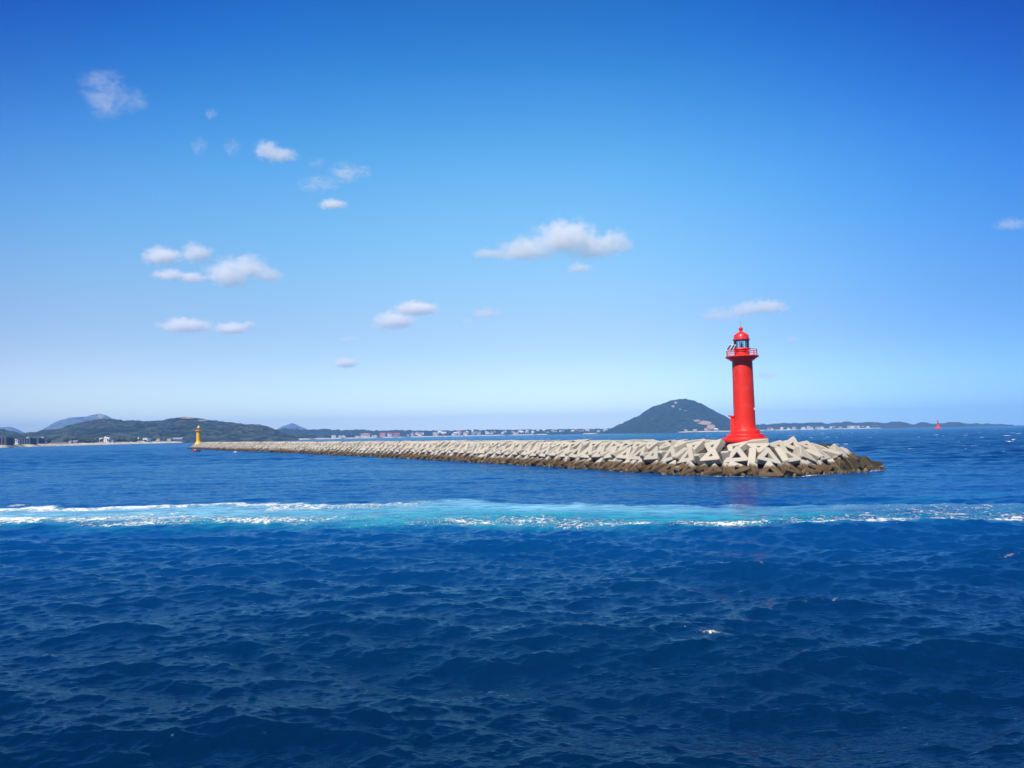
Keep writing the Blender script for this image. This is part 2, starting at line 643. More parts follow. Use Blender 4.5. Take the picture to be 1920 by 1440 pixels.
ROWLAB = {
    'water': 'brown tide-stained triangular block in the waterline row, {} from the breakwater\'s seaward tip',
    'water_fin': 'brown edge-on block between waterline triangles, {} from the breakwater\'s seaward tip',
    'mid': 'upright pale triangular block in the middle row, {} from the breakwater\'s seaward tip',
    'mid_fin': 'pale edge-on block between middle-row triangles, {} from the breakwater\'s seaward tip',
    'upper': 'point-down pale triangular block in the upper row, {} from the breakwater\'s seaward tip',
    'crest': 'flat-lying pale block on the crest edge, {} from the breakwater\'s seaward tip',
    'inner': 'flat-lying pale block behind the crest edge, {} from the breakwater\'s seaward tip',
}
cnt = {}
for rname in ROWLAB:
    rowb = sorted([x for x in nearb if x[1] == rname], key=lambda a: a[2])
    for k, (dd, rn, ne, M4, var) in enumerate(rowb, 1):
        o = bpy.data.objects.new('breakwater_block', BM[var])
        C.objects.link(o)
        o.matrix_world = M4
        bpx = float(project(*M4.translation)[0])
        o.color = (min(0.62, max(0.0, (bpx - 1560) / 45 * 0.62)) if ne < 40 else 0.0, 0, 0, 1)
        tag(o, ROWLAB[rname].format(ordinal(k)), 'concrete block', 'triangular concrete blocks armouring the breakwater')
# the many far blocks: one mass
nv = len(BLO.vertices)
vco = np.empty(nv * 3, dtype=np.float32)
BLO.vertices.foreach_get('co', vco)
vco = vco.reshape(-1, 3)
fl = [tuple(pp.vertices) for pp in BLO.polygons]
V, Fs = [], []
for k, (dd, rn, ne, M4, var) in enumerate(farb):
    A = np.array(M4)
    V.append(vco @ A[:3, :3].T + A[:3, 3])
    Fs += [tuple(i + k * nv for i in f) for f in fl]
me = bpy.data.meshes.new('far_armour_blocks')
me.from_pydata(np.concatenate(V).tolist(), [], Fs)
fo = link('far_armour_blocks', me, None, [M_CONC])
fo.color = (0, 0, 0, 1)
tag(fo, 'mass of small far concrete blocks along the distant length of the breakwater', 'concrete blocks', None, 'stuff')


# rubble rocks along the toe
def rocks(name, pts, rmin, rmax, mat):
    bm = bmesh.new()
    for (x, y, z) in pts:
        r = random.uniform(rmin, rmax)
        M = Matrix.Translation((x, y, z)) @ Euler((random.random() * 6, random.random() * 6, random.random() * 6)).to_matrix().to_4x4() @ Matrix.Diagonal((r, r * random.uniform(0.6, 1), r * random.uniform(0.5, 0.8), 1))
        res = bmesh.ops.create_icosphere(bm, subdivisions=2, radius=1, matrix=M)
        for vv in res['verts']:
            vv.co += Vector((random.uniform(-1, 1), random.uniform(-1, 1), random.uniform(-1, 1))) * r * 0.16
    return from_bm(name, bm, mat)


m, n, b = material('wet_rock')
p = n.pos()
f = n.noise(p, 2.5, 5, 0.7)
c = n.mix(f, (0.015, 0.011, 0.006), (0.09, 0.062, 0.028))
c = n.mix(n.rng(n.noise(p, 1.1, 3), 0.55, 0.68), c, (0.22, 0.15, 0.035))
n.put(b.inputs['Base Color'], c)
b.inputs['Roughness'].default_value = 0.45
n.put(b.inputs['Normal'], n.bump(f, 0.8, 0.15))
M_WET = m
pts = []
Lf = len(dense)
for k in range(520):
    i = int(Lf - 1 - (random.random() ** 1.6) * 520)
    if i < 5:
        continue
    u = random.uniform(-0.9, 1.0)
    q = dense[i] + inn[i] * u
    pts.append((q[0], q[1], 0.05 + max(0, u) * 0.35 + random.uniform(-0.25, 0.15)))
tag(rocks('waterline_rubble', pts, 0.25, 0.75, M_WET), 'brown wet rubble and weed along the breakwater waterline', 'rubble', None, 'stuff')


# ------------------------------------------------------------------ lighthouse materials
def tile_paint(name, col, band=0.16, dirt=0.25, sheen=0.42):
    m, n, b = material(name)
    p = n.node('ShaderNodeTexCoord').outputs['Object']
    sep = n.node('ShaderNodeSeparateXYZ')
    n.put(sep.inputs[0], p)
    x, y, z = sep.outputs
    ang = n.math('ARCTAN2', y, x)
    cmb = n.node('ShaderNodeCombineXYZ')
    n.put(cmb.inputs[0], n.math('MULTIPLY', ang, 1.7))
    n.put(cmb.inputs[1], z)
    br = n.node('ShaderNodeTexBrick')
    n.put(br.inputs['Vector'], cmb.outputs[0])
    br.inputs['Scale'].default_value = 1.0
    br.inputs['Brick Width'].default_value = band * 2.6
    br.inputs['Row Height'].default_value = band
    br.inputs['Mortar Size'].default_value = 0.012
    br.inputs['Mortar Smooth'].default_value = 0.3
    br.inputs['Color1'].default_value = (*[c * 0.93 for c in col], 1)
    br.inputs['Color2'].default_value = (*[min(1, c * 1.05) for c in col], 1)
    br.inputs['Mortar'].default_value = (*[c * 0.72 for c in col], 1)
    g = n.noise(n.scale(p, (1, 1, 0.15)), 2.6, 5, 0.6)
    c = n.mix(n.rng(g, 0.55, 0.8, 0, dirt), br.outputs['Color'], tuple(0.55 * q for q in col))
    fade = n.noise(p, 0.55, 5, 0.65)
    c = n.mix(n.rng(fade, 0.52, 0.72, 0, 0.22), c, tuple(0.5 * q + 0.16 for q in col))
    rust = n.noise(n.scale(p, (2.2, 2.2, 0.12)), 1.6, 4, 0.6)
    c = n.mix(n.math('MULTIPLY', n.rng(rust, 0.62, 0.72, 0, 0.5), n.rng(z, 9.0, 13.5)), c, (0.16, 0.03, 0.015))
    c = n.mix(n.math('MULTIPLY', n.rng(rust, 0.56, 0.7, 0, 0.35), n.rng(z, 4.2, 2.0)), c, (0.30, 0.12, 0.09))
    n.put(b.inputs['Base Color'], c)
    b.inputs['Roughness'].default_value = sheen
    n.put(b.inputs['Normal'], n.bump(br.outputs['Fac'], 0.35, -0.02))
    return m


RED = (0.80, 0.026, 0.010)
M_RED = tile_paint('red_tile', RED)
M_REDP = simple('red_paint', (0.78, 0.026, 0.014), 0.42, 0.08, 1.2, weather=((0.42, 0.02, 0.015), 0.35))
M_REDD = simple('skylit_dome_red', (0.72, 0.03, 0.035), 0.35, 0.08, 1.5, weather=((0.5, 0.06, 0.05), 0.4))  # pinker red: skylight and high sun on the dome put into the colour
M_STEEL = simple('blue_grey_steel', (0.05, 0.10, 0.14), 0.4, 0.1, 3)
M_WHITE = simple('white_paint', (0.78, 0.78, 0.76), 0.45, 0.05, 3, weather=((0.5, 0.48, 0.44), 0.3))
M_DARK = simple('dark_metal', (0.03, 0.035, 0.045), 0.4, 0.2, 3)
m, n, b = material('lantern_glass')
b.inputs['Base Color'].default_value = (0.85, 0.95, 1, 1)
b.inputs['Roughness'].default_value = 0.03
b.inputs['IOR'].default_value = 1.45
tr = n.node('ShaderNodeBsdfTransparent')
tr.inputs[0].default_value = (0.86, 0.95, 0.97, 1)
gl = n.node('ShaderNodeBsdfGlossy')
gl.inputs['Roughness'].default_value = 0.03
fr = n.node('ShaderNodeFresnel')
fr.inputs[0].default_value = 1.5
ms = n.node('ShaderNodeMixShader')
n.put(ms.inputs[0], n.math('ADD', fr.outputs[0], n.math('MULTIPLY', n.noise(n.node('ShaderNodeTexCoord').outputs['Object'], 2), 0.06)))
n.l.new(tr.outputs[0], ms.inputs[1])
n.l.new(gl.outputs[0], ms.inputs[2])
n.l.new(ms.outputs[0], m.node_tree.nodes['Material Output'].inputs['Surface'])
M_GLASS = m
m, n, b = material('solar_cells')
p = n.node('ShaderNodeTexCoord').outputs['Object']
br = n.node('ShaderNodeTexBrick', offset=0.0)
n.put(br.inputs['Vector'], p)
br.inputs['Scale'].default_value = 1.0
br.inputs['Brick Width'].default_value = 0.155
br.inputs['Row Height'].default_value = 0.155
br.inputs['Mortar Size'].default_value = 0.006
br.inputs['Color1'].default_value = (0.008, 0.014, 0.05, 1)
br.inputs['Color2'].default_value = (0.012, 0.02, 0.07, 1)
br.inputs['Mortar'].default_value = (0.2, 0.22, 0.26, 1)
n.put(b.inputs['Base Color'], br.outputs['Color'])
b.inputs['Roughness'].default_value = 0.12
M_SOLAR = m

# ------------------------------------------------------------------ red lighthouse
vd = Vector((LC.x, LC.y, 0)).normalized()          # view direction, to turn side features
rd = Vector((vd.y, -vd.x, 0))
RZ = math.atan2(rd.y, rd.x)                        # local +X = to the right as seen, local +Y = away
LH = empty('red_lighthouse', LC, RZ)
tag(LH, 'tall red lighthouse with domed lantern and stepped round base on the breakwater head', 'lighthouse')
bm = bmesh.new()
lathe(bm, [(3.35, -1.3), (3.35, 0.02)], 48)
from_bm('foundation', bm, M_CONC, LH).color = (0, 0, 0, 1)
zz0 = 0.02
for (r0, h0) in ((3.72, 0.76), (3.02, 0.60), (2.42, 0.66)):
    bm = bmesh.new()
    lathe(bm, [(r0 - 0.02, zz0), (r0, zz0 + 0.05), (r0, zz0 + h0 - 0.07), (r0 - 0.03, zz0 + h0 - 0.02), (r0 - 0.09, zz0 + h0)], 72)
    from_bm('base_step', bm, M_REDP, LH, 'auto')
    zz0 += h0
ZS0 = zz0                       # 2.04
ZS1 = ZS0 + 11.75               # shaft top
bm = bmesh.new()
prof = [(1.86, ZS0), (1.80, ZS0 + 0.12)]
for k in range(1, 13):
    t = k / 12
    prof.append((1.78 - 0.12 * t, ZS0 + 0.12 + (ZS1 - ZS0 - 0.12) * t))
lathe(bm, prof, 72)
from_bm('shaft', bm, M_RED, LH, 'auto')
bm = bmesh.new()
zg = ZS1
lathe(bm, [(1.68, zg - 0.02), (1.86, zg), (1.86, zg + 0.18), (2.12, zg + 0.18), (2.14, zg + 0.38), (2.42, zg + 0.38), (2.44, zg + 0.54), (2.68, zg + 0.56), (2.72, zg + 0.60), (2.72, zg + 0.74), (2.66, zg + 0.80), (0.9, zg + 0.84)], 72)
from_bm('gallery', bm, M_REDP, LH, 'auto')
ZD = zg + 0.82
bm = bmesh.new()
NP = 14
gap = None
for k in range(NP):
    a = 2 * PI * (k + 0.35) / NP
    x, y = 2.5 * math.cos(a), 2.5 * math.sin(a)
    rod(bm, (x, y, ZD - 0.03), (x, y, ZD + 1.0), 0.045, 8)
torus(bm, 2.5, 0.042, ZD + 1.0, 56, 8)
torus(bm, 2.5, 0.03, ZD + 0.66, 56, 6)
torus(bm, 2.5, 0.03, ZD + 0.33, 56, 6)
from_bm('railing', bm, M_REDP, LH, 'auto')
bm = bmesh.new()
lathe(bm, [(1.22, ZD - 0.02), (1.22, ZD + 0.16), (1.16, ZD + 0.2), (1.16, ZD + 0.98), (1.30, ZD + 1.04), (1.52, ZD + 1.10), (1.54, ZD + 1.2), (1.50, ZD + 1.26), (1.18, ZD + 1.33)], 48)
from_bm('lantern_base', bm, M_REDP, LH, 'auto')
ZL0, ZL1 = ZD + 1.32, ZD + 2.72
bm = bmesh.new()
lathe(bm, [(1.20, ZL0), (1.20, ZL1)], 48)
bmesh.ops.delete(bm, geom=[f for f in bm.faces if len(f.verts) > 4], context='FACES')
from_bm('lantern_glass', bm, M_GLASS, LH, True)
for k in range(8):
    a = 2 * PI * (k + 0.28) / 8
    bm = bmesh.new()
    box(bm, (1.235 * math.cos(a), 1.235 * math.sin(a), (ZL0 + ZL1) / 2), (0.07, 0.10, ZL1 - ZL0), 0, Matrix.Rotation(a, 3, 'Z'))
    from_bm('glazing_bar', bm, M_STEEL, LH)
bm = bmesh.new()
lathe(bm, [(0.09, ZL0 - 0.2), (0.09, ZL0 + 0.2), (0.22, ZL0 + 0.22), (0.22, ZL0 + 0.36), (0.1, ZL0 + 0.38), (0.1, ZL0 + 0.5), (0.2, ZL0 + 0.52), (0.2, ZL0 + 0.68), (0.08, ZL0 + 0.7), (0.08, ZL0 + 0.82), (0.17, ZL0 + 0.84), (0.17, ZL0 + 0.98), (0.05, ZL0 + 1.0), (0.05, ZL0 + 1.15)], 20)
from_bm('lamp', bm, M_DARK, LH, 'auto')
bm = bmesh.new()
lathe(bm, [(1.18, ZL1 - 0.03), (1.40, ZL1), (1.42, ZL1 + 0.10), (1.38, ZL1 + 0.16), (1.29, ZL1 + 0.18), (1.27, ZL1 + 0.34), (1.22, ZL1 + 0.58), (1.12, ZL1 + 0.82), (0.97, ZL1 + 1.03), (0.76, ZL1 + 1.20), (0.52, ZL1 + 1.31), (0.40, ZL1 + 1.35), (0.43, ZL1 + 1.40), (0.28, ZL1 + 1.48), (0.17, ZL1 + 1.55), (0.15, ZL1 + 1.62), (0.0, ZL1 + 1.62)], 48)
dome = from_bm('dome_roof', bm, M_REDD, LH, 'auto')
for k in range(10):
    a = 2 * PI * (k + 0.15) / 10
    bm = bmesh.new()
    rr, zz = 1.08, ZL1 + 0.86
    ball(bm, (rr * math.cos(a), rr * math.sin(a), zz), 0.085, 10)
    rod(bm, (rr * 0.97 * math.cos(a), rr * 0.97 * math.sin(a), zz), (1.18 * rr * math.cos(a), 1.18 * rr * math.sin(a), zz - 0.07), 0.06, 8)
    from_bm('vent', bm, M_REDP, dome, 'auto')
bm = bmesh.new()
ball(bm, (0, 0, ZL1 + 1.93), 0.36, 24)
from_bm('finial_ball', bm, M_REDD, dome, True)
bm = bmesh.new()
rod(bm, (0, 0, ZL1 + 2.25), (0, 0, ZL1 + 3.25), 0.022, 6)
from_bm('lightning_rod', bm, M_DARK, dome)
# door porch on the left flank
pa = PI - 0.10
PM = Matrix.Rotation(pa, 3, 'Z')
bm = bmesh.new()
for s in (-1, 1):
    box(bm, PM @ Vector((1.85, s * 0.62, ZS0 + 1.12)), (0.75, 0.18, 2.24), 0, PM, 0.02)
from_bm('porch_wall', bm, M_REDP, LH)
bm = bmesh.new()
box(bm, PM @ Vector((1.74, 0, ZS0 + 1.05)), (0.08, 1.0, 2.06), 0, PM, 0.01)
dr = from_bm('door', bm, M_REDP, LH)
bm = bmesh.new()
box(bm, PM @ Vector((1.80, 0.36, ZS0 + 1.0)), (0.05, 0.05, 0.16), 0, PM)
from_bm('handle', bm, M_DARK, dr)
bm = bmesh.new()
NA = 14
vs = []
for zt, zo in ((0.0, 0), (0.20, 0)):
    lay = []
    for k in range(NA + 1):
        a = PI * (k / NA - 0.5)
        q = PM @ Vector((1.62 + 1.02 * math.cos(a), 0.92 * math.sin(a), 0))
        lay.append(bm.verts.new((q.x, q.y, ZS0 + 2.24 + zt + 0.12 * math.cos(a) * (1 if zt else 0.4))))
    vs.append(lay)
bm.faces.new(vs[0])
bm.faces.new(vs[1])
for k in range(NA + 1):
    k2 = (k + 1) % (NA + 1)
    bm.faces.new((vs[0][k], vs[0][k2], vs[1][k2], vs[1][k]))
from_bm('porch_canopy', bm, M_REDP, LH)
# small white lamp on the right flank
bm = bmesh.new()
box(bm, (1.60, -0.62, ZS0 + 3.55), (0.2, 0.16, 0.3), 0, Matrix.Rotation(-0.35, 3, 'Z'), 0.03)
ball(bm, (1.68, -0.70, ZS0 + 3.38), 0.1, 10)
from_bm('wall_lamp', bm, M_WHITE, LH)
# conduit up the shaft
# two solar panels above the railing, left front
upv = Vector((0.5, 0.42, 0.78)).normalized()
wv = Vector((0.80, -0.60, 0)).normalized()
wv = (wv - upv * wv.dot(upv)).normalized()
nv_ = wv.cross(upv).normalized()
PR = Matrix((wv, upv, nv_)).transposed()
for k, off in enumerate((-0.37, 0.37)):
    c = Vector((-1.72, -1.2, ZD + 1.42)) + wv * off * 1.02
    so_ = bpy.data.objects.new('solar_panel', None)
    bm = bmesh.new()
    box(bm, (0, 0, -0.02), (0.66, 1.28, 0.05), 0, None, 0.01)
    fr_ = from_bm('solar_panel', bm, M_WHITE, LH)
    fr_.matrix_local = Matrix.Translation(c) @ PR.to_4x4()
    bm = bmesh.new()
    box(bm, (0, 0, 0.012), (0.50, 1.12, 0.02), 0)
    from_bm('solar_cells', bm, M_SOLAR, fr_)
    bm = bmesh.new()
    rod(bm, (0, -0.45, -0.05), (PR.transposed() @ Vector((0, 0, -0.85))) + Vector((0, -0.45, 0)), 0.035, 8)
    rod(bm, (0, 0.45, -0.05), (PR.transposed() @ Vector((0, 0, -1.65))) + Vector((0, 0.45, 0)), 0.035, 8)
    from_bm('panel_support', bm, M_WHITE, fr_)

# ------------------------------------------------------------------ yellow lighthouse at the far end
YEL = (0.86, 0.48, 0.010)
M_YEL = tile_paint('yellow_tile', YEL, 0.2, 0.12)
M_YELP = simple('yellow_paint', (0.86, 0.46, 0.010), 0.45, 0.08, 1.0)
M_ORN = simple('ochre_paint', (0.42, 0.17, 0.01), 0.5, 0.08, 1.0)
M_CREAM = simple('pale_yellow_dome', (0.75, 0.62, 0.12), 0.4, 0.06, 1.0)
yd = 552.0
yv = ray(372, 832)
YC = Vector((yv.x / yv.y * yd, yd, 3.6))
YL = empty('yellow_lighthouse', YC, 0.3)
tag(YL, 'small distant yellow lighthouse at the far end of the breakwater', 'lighthouse')
bm = bmesh.new()
lathe(bm, [(2.7, -1.5), (2.7, 0.5), (2.45, 0.8), (2.0, 1.5), (1.7, 2.2), (1.56, 3.0)], 40)
from_bm('flared_base', bm, M_YELP, YL, 'auto')
bm = bmesh.new()
lathe(bm, [(1.55, 2.98), (1.42, 9.7)], 40)
from_bm('shaft', bm, M_YEL, YL, 'auto')
bm = bmesh.new()
lathe(bm, [(1.44, 9.68), (1.7, 9.85), (1.75, 10.1), (2.2, 10.2), (2.25, 10.5), (2.1, 10.6), (0.8, 10.62)], 40)
from_bm('gallery', bm, M_YELP, YL, 'auto')
bm = bmesh.new()
for k in range(12):
    a = 2 * PI * k / 12
    rod(bm, (2.05 * math.cos(a), 2.05 * math.sin(a), 10.58), (2.05 * math.cos(a), 2.05 * math.sin(a), 11.5), 0.05, 6)
torus(bm, 2.05, 0.05, 11.5, 36, 6)
torus(bm, 2.05, 0.04, 11.05, 36, 6)
from_bm('railing', bm, M_ORN, YL)
bm = bmesh.new()
lathe(bm, [(1.0, 10.6), (1.0, 11.5), (1.2, 11.6), (1.2, 11.75), (0.9, 11.8)], 32)
from_bm('lantern_base', bm, M_ORN, YL, 'auto')
bm = bmesh.new()
lathe(bm, [(0.9, 11.78), (0.9, 12.7)], 32)
bmesh.ops.delete(bm, geom=[f for f in bm.faces if len(f.verts) > 4], context='FACES')
from_bm('lantern_glass', bm, M_GLASS, YL, True)
for k in range(6):
    a = 2 * PI * (k + .3) / 6
    bm = bmesh.new()
    box(bm, (0.93 * math.cos(a), 0.93 * math.sin(a), 12.24), (0.08, 0.1, 0.94), 0, Matrix.Rotation(a, 3, 'Z'))
    from_bm('glazing_bar', bm, M_CREAM, YL)
bm = bmesh.new()
lathe(bm, [(0.9, 12.68), (1.12, 12.7), (1.12, 12.82), (1.0, 12.9), (0.85, 13.25), (0.55, 13.6), (0.22, 13.85), (0.14, 14.1), (0.1, 14.1), (0, 14.1)], 32)
yd_ = from_bm('dome_roof', bm, M_CREAM, YL, 'auto')
bm = bmesh.new()
ball(bm, (0, 0, 14.32), 0.27, 14)
from_bm('finial_ball', bm, M_CREAM, yd_, True)

# ------------------------------------------------------------------ red sea beacon far right
bd = 2100.0
bp = sea(1759, 803.5)
bvv = ray(1759, 803)
BP = Vector((bvv.x / bvv.y * bd, bd, 0))
BE = empty('sea_beacon', BP)
tag(BE, 'small distant red beacon tower with flared base standing in the open sea', 'beacon')
k_ = bd / F
bm = bmesh.new()
lathe(bm, [(5.6 * k_, -2), (5.6 * k_, 1.2), (5.4 * k_, 2.4), (4.0 * k_, 3.6), (2.6 * k_, 5.2), (2.2 * k_, 6)], 32)
from_bm('flared_base', bm, M_REDP, BE, 'auto')
bm = bmesh.new()
lathe(bm, [(2.2 * k_, 5.95), (1.25 * k_, 14.5)], 24)
from_bm('tower', bm, M_REDP, BE, 'auto')
bm = bmesh.new()
lathe(bm, [(1.2 * k_, 14.4), (1.2 * k_, 17.6)], 20)
from_bm('lantern_room', bm, M_DARK, BE, 'auto')
bm = bmesh.new()
lathe(bm, [(1.4 * k_, 17.5), (1.4 * k_, 18.2), (1.0 * k_, 20.5), (0.9 * k_, 21)], 20)
from_bm('roof', bm, M_REDP, BE, 'auto')
bm = bmesh.new()
rod(bm, (0, 0, 20.8), (0, 0, 22.2), 0.5, 8)
rod(bm, (0, 0, 22.2), (0, 0, 24.2), 1.4, 10, 0, 0.7)
from_bm('topmark', bm, M_DARK, BE)


# ------------------------------------------------------------------ sea
def build_sea():
    dense_a = np.arange(-46.0, 46.001, 0.066)
    left = np.arange(-180, -46.0, 4.0)
    right = np.arange(46.0 + 4, 180, 4.0)
    th = np.radians(np.concatenate([left, dense_a, right]))
    r = [0.02, 3.0, 6.0, 9.0, 12.0]
    while r[-1] < 1500:
        r.append(r[-1] * 1.0034)
    while r[-1] < 14500:
        r.append(r[-1] * 1.03)
    r = np.array(r)
    dr = np.gradient(r)
    X = (r[:, None] * np.sin(th)[None]).astype(np.float32)
    Y = (r[:, None] * np.cos(th)[None]).astype(np.float32)
    Z = np.zeros_like(X)
    DX = np.zeros_like(X)
    DY = np.zeros_like(X)
    # wake band in world coordinates
    upx = [(-160, 955), (0, 953), (167, 950), (427, 943), (640, 948), (840, 939), (973, 942), (1280, 950), (1580, 950), (1780, 947), (1920, 945), (2100, 941)]
    lox = [(-160, 987), (0, 988), (427, 990), (640, 990), (973, 990), (1280, 993), (1580, 991), (1780, 984), (1920, 977), (2100, 968)]
    U = np.array([sea(*q)[:2] for q in upx])
    L = np.array([sea(*q)[:2] for q in lox])
    wob = (fbm(X * 0.13, Y * 0.09, 4) - 0.5) * 6.2 + (fbm(X * 0.8, Y * 0.3, 3) - 0.5) * 3.4
    yu = np.interp(X, U[:, 0], U[:, 1]) + wob
    yl = np.interp(X, L[:, 0], L[:, 1]) - 0.8 + (fbm(X * 0.15 + 40, Y * 0.1, 4) - 0.5) * 4.6 + (fbm(X * 0.9, Y * 0.4 + 9, 3) - 0.5) * 2.4
    vv = (Y - yl) / (yu - yl)                      # 0 = near edge, 1 = far edge
    inside = sstep(-0.10, 0.20, vv) * sstep(1.05, 0.93, vv)
    inside = np.where(Y > 0, inside, 0)
    g = lambda c, w: np.exp(-((vv - c) / w) ** 2)
    xr = X
    leftw = sstep(8, -45, xr)
    midw = np.exp(-((xr - 5) / 22) ** 2)
    rightw = sstep(14, 34, xr)
    patch = fbm(X * 0.09 + 3, Y * 0.22 + 9, 3)
    foam = inside * (leftw * (0.80 * g(0.90, 0.14) + 0.62 * g(0.25, 0.28) + 0.32) + (1 - leftw) * (0.42 * g(0.16, 0.2) + 0.30 + 0.40 * g(0.97, 0.04) * (1 - rightw)))
    foam += inside * midw * 0.16 * g(0.30, 0.2)
    foam *= (0.35 + 1.3 * patch)
    foam += inside * rightw * (0.16 + 0.10 * g(0.2, 0.25)) * (0.3 + 1.4 * patch)
    turq = inside * (0.30 + 0.75 * g(0.48, 0.26) * (0.45 + 0.55 * sstep(-50, -5, xr)) + 0.35 * g(0.12, 0.15)) * (1 - 0.62 * rightw) * (0.55 + 0.8 * fbm(X * 0.11 + 21, Y * 0.16, 4))
    milk = inside * (0.75 * sstep(0.45, 0.85, vv) * np.exp(-((xr - 4) / 20) ** 2) + 0.95 * leftw * sstep(0.1, 0.5, vv) + 0.22 * rightw * sstep(0.55, 0.9, vv)) * (0.45 + 1.0 * fbm(X * 0.09 + 61, Y * 0.2, 4))
    # thin foam trail beyond the wake, right
    tr_l = np.array([sea(*q)[:2] for q in [(1600, 948), (1700, 936), (1800, 929), (1900, 925), (1990, 921)]])
    ty = np.interp(X, tr_l[:, 0], tr_l[:, 1])
    tw = sstep(tr_l[0, 0] - 2, tr_l[1, 0], X)
    trail = np.exp(-((Y - ty - wob * 0.4) / 2.4) ** 2) * tw * (Y > 0)
    foam = np.maximum(foam, trail * (0.18 + 0.55 * patch * patch))
    turq = np.maximum(turq, trail * 0.2)
    # breaking crests
    for (px, py, lx, ly, a) in [(1335, 1199, 0.62, 0.26, 0.86), (1288, 1192, 0.9, 0.16, 0.62), (1385, 1200, 0.5, 0.12, 0.5), (410, 1018, 0.36, 0.5, 0.82), (290, 1168, 0.4, 0.35, 0.66), (1888, 1053, 0.8, 0.4, 0.74), (30, 947, 2.4, 1.2, 0.85)]:
        c = sea(px, py)
        foam = np.maximum(foam, a * np.exp(-((X - c.x) / lx) ** 2 - ((Y - c.y) / ly) ** 2))
    # wash round the breakwater toe
    i0_, i1_ = np.searchsorted(r, [95, 190])
    sub = slice(i0_, i1_)
    dd = np.full(X[sub].shape, 99.0, dtype=np.float32)
    tipw = np.zeros_like(dd)
    toe = dense[-260:][::3]
    bb = (X[sub] > toe[:, 0].min() - 6) & (X[sub] < toe[:, 0].max() + 6) & (Y[sub] > toe[:, 1].min() - 6)
    xs_, ys_ = X[sub][bb], Y[sub][bb]
    best = np.full(xs_.shape, 99.0)
    wt_ = np.zeros(xs_.shape)
    for kk, (a_, b_) in enumerate(toe):
        d2 = np.hypot(xs_ - a_, ys_ - b_)
        up_ = d2 < best
        best = np.where(up_, d2, best)
        wt_ = np.where(up_, kk / len(toe), wt_)
    dd[bb], tipw[bb] = best, wt_
    wash = np.exp(-(np.maximum(dd - 1.0, 0) / 1.2) ** 2) * (0.30 + 0.55 * sstep(0.35, 0.8, tipw)) * (0.35 + 1.2 * fbm(X[sub] * 0.25, Y[sub] * 0.25, 3))
    foam[sub] = np.maximum(foam[sub], wash)
    calm = (1 - 0.5 * inside) * (1 - 0.58 * sstep(60, 80, Y) * sstep(260, 150, Y) * sstep(110, 60, X))
    far = sstep(120, 420, np.hypot(X, Y))
    # waves
    rs = np.random.default_rng(5)
    NW = 170
    lam = np.exp(np.linspace(math.log(0.24), math.log(22), NW) + rs.normal(0, 0.02, NW))
    main = R(-96)
    for q in range(NW):
        l = lam[q]
        spread = 21 + 24 * math.exp(-l / 1.6)
        d = main + R(rs.normal(0, spread))
        wgt = 1.35 if l < 1.7 else (0.95 if l < 4 else (0.75 if l < 8 else 0.5))
        ak = 0.031 * wgt
        k = 2 * PI / l
        a = ak / k
        phs = rs.uniform(0, 2 * PI)
        w = sstep(1.8, 3.6, l / dr)
        nr = int(np.searchsorted(-w, -1e-3))
        nr = int(np.nonzero(w > 1e-3)[0].max() + 1) if (w > 1e-3).any() else 0
        i0 = 3
        if nr <= i0:
            continue
        ph = (k * math.cos(d)) * X[i0:nr] + (k * math.sin(d)) * Y[i0:nr] + phs
        sn, cs = np.sin(ph), np.cos(ph)
        aw = (a * w[i0:nr])[:, None].astype(np.float32) * calm[i0:nr].astype(np.float32)
        Z[i0:nr] += aw * cs
        DX[i0:nr] -= 0.95 * math.cos(d) * aw * sn
        DY[i0:nr] -= 0.95 * math.sin(d) * aw * sn
    # gust modulation
    gust = (0.72 + 0.56 * fbm(X * 0.018, Y * 0.018, 3)).astype(np.float32)
    Z *= gust
    Z += (inside * 0.12 * g(0.9, 0.12) + inside * 0.10 * g(0.1, 0.1)).astype(np.float32)
    nearm = r[:, None] < 75
    zc = Z / 0.16
    speck = sstep(1.5, 2.9, zc) * nearm * (0.35 + 0.5 * fbm(X * 0.12, Y * 0.12, 3))  # white flecks on near crests, painted in for sun sparkles
    foam = np.maximum(foam, speck * 0.62)
    X2, Y2 = X + DX * gust, Y + DY * gust
    # sea stays flat far away and dips a little under the land
    me = grid_mesh('sea', X2, Y2, Z, {'foam': np.clip(foam, 0, 1), 'turq': np.clip(turq, 0, 1), 'milk': np.clip(milk, 0, 1), 'far': far}, True, True)
    return me


m, n, b = material('sea_water')
p = n.pos()
far = n.attr('far')
foam_a, turq_a, milk_a = n.attr('foam'), n.attr('turq'), n.attr('milk')
pw = n.scale(p, (0.55, 1.5, 1.0))
h1 = n.noise(pw, 1.4, 4, 0.6, 0.3)
h2 = n.noise(pw, 6.0, 3, 0.6, 0.2)
h3 = n.noise(n.scale(p, (0.35, 1.0, 1.0)), 0.33, 4, 0.62, 0.4)
gust = n.rng(n.noise(n.scale(p, (0.5, 1.2, 1)), 0.03, 4, 0.6), 0.3, 0.7, 0.45, 1.25)
hh = n.math('ADD', n.math('MULTIPLY', h1, n.math('ADD', 0.085, n.math('MULTIPLY', far, 0.09))), n.math('MULTIPLY', h2, 0.03))
hh = n.math('ADD', hh, n.math('MULTIPLY', n.math('MULTIPLY', h3, far), 0.55))
hh = n.math('MULTIPLY', hh, gust)
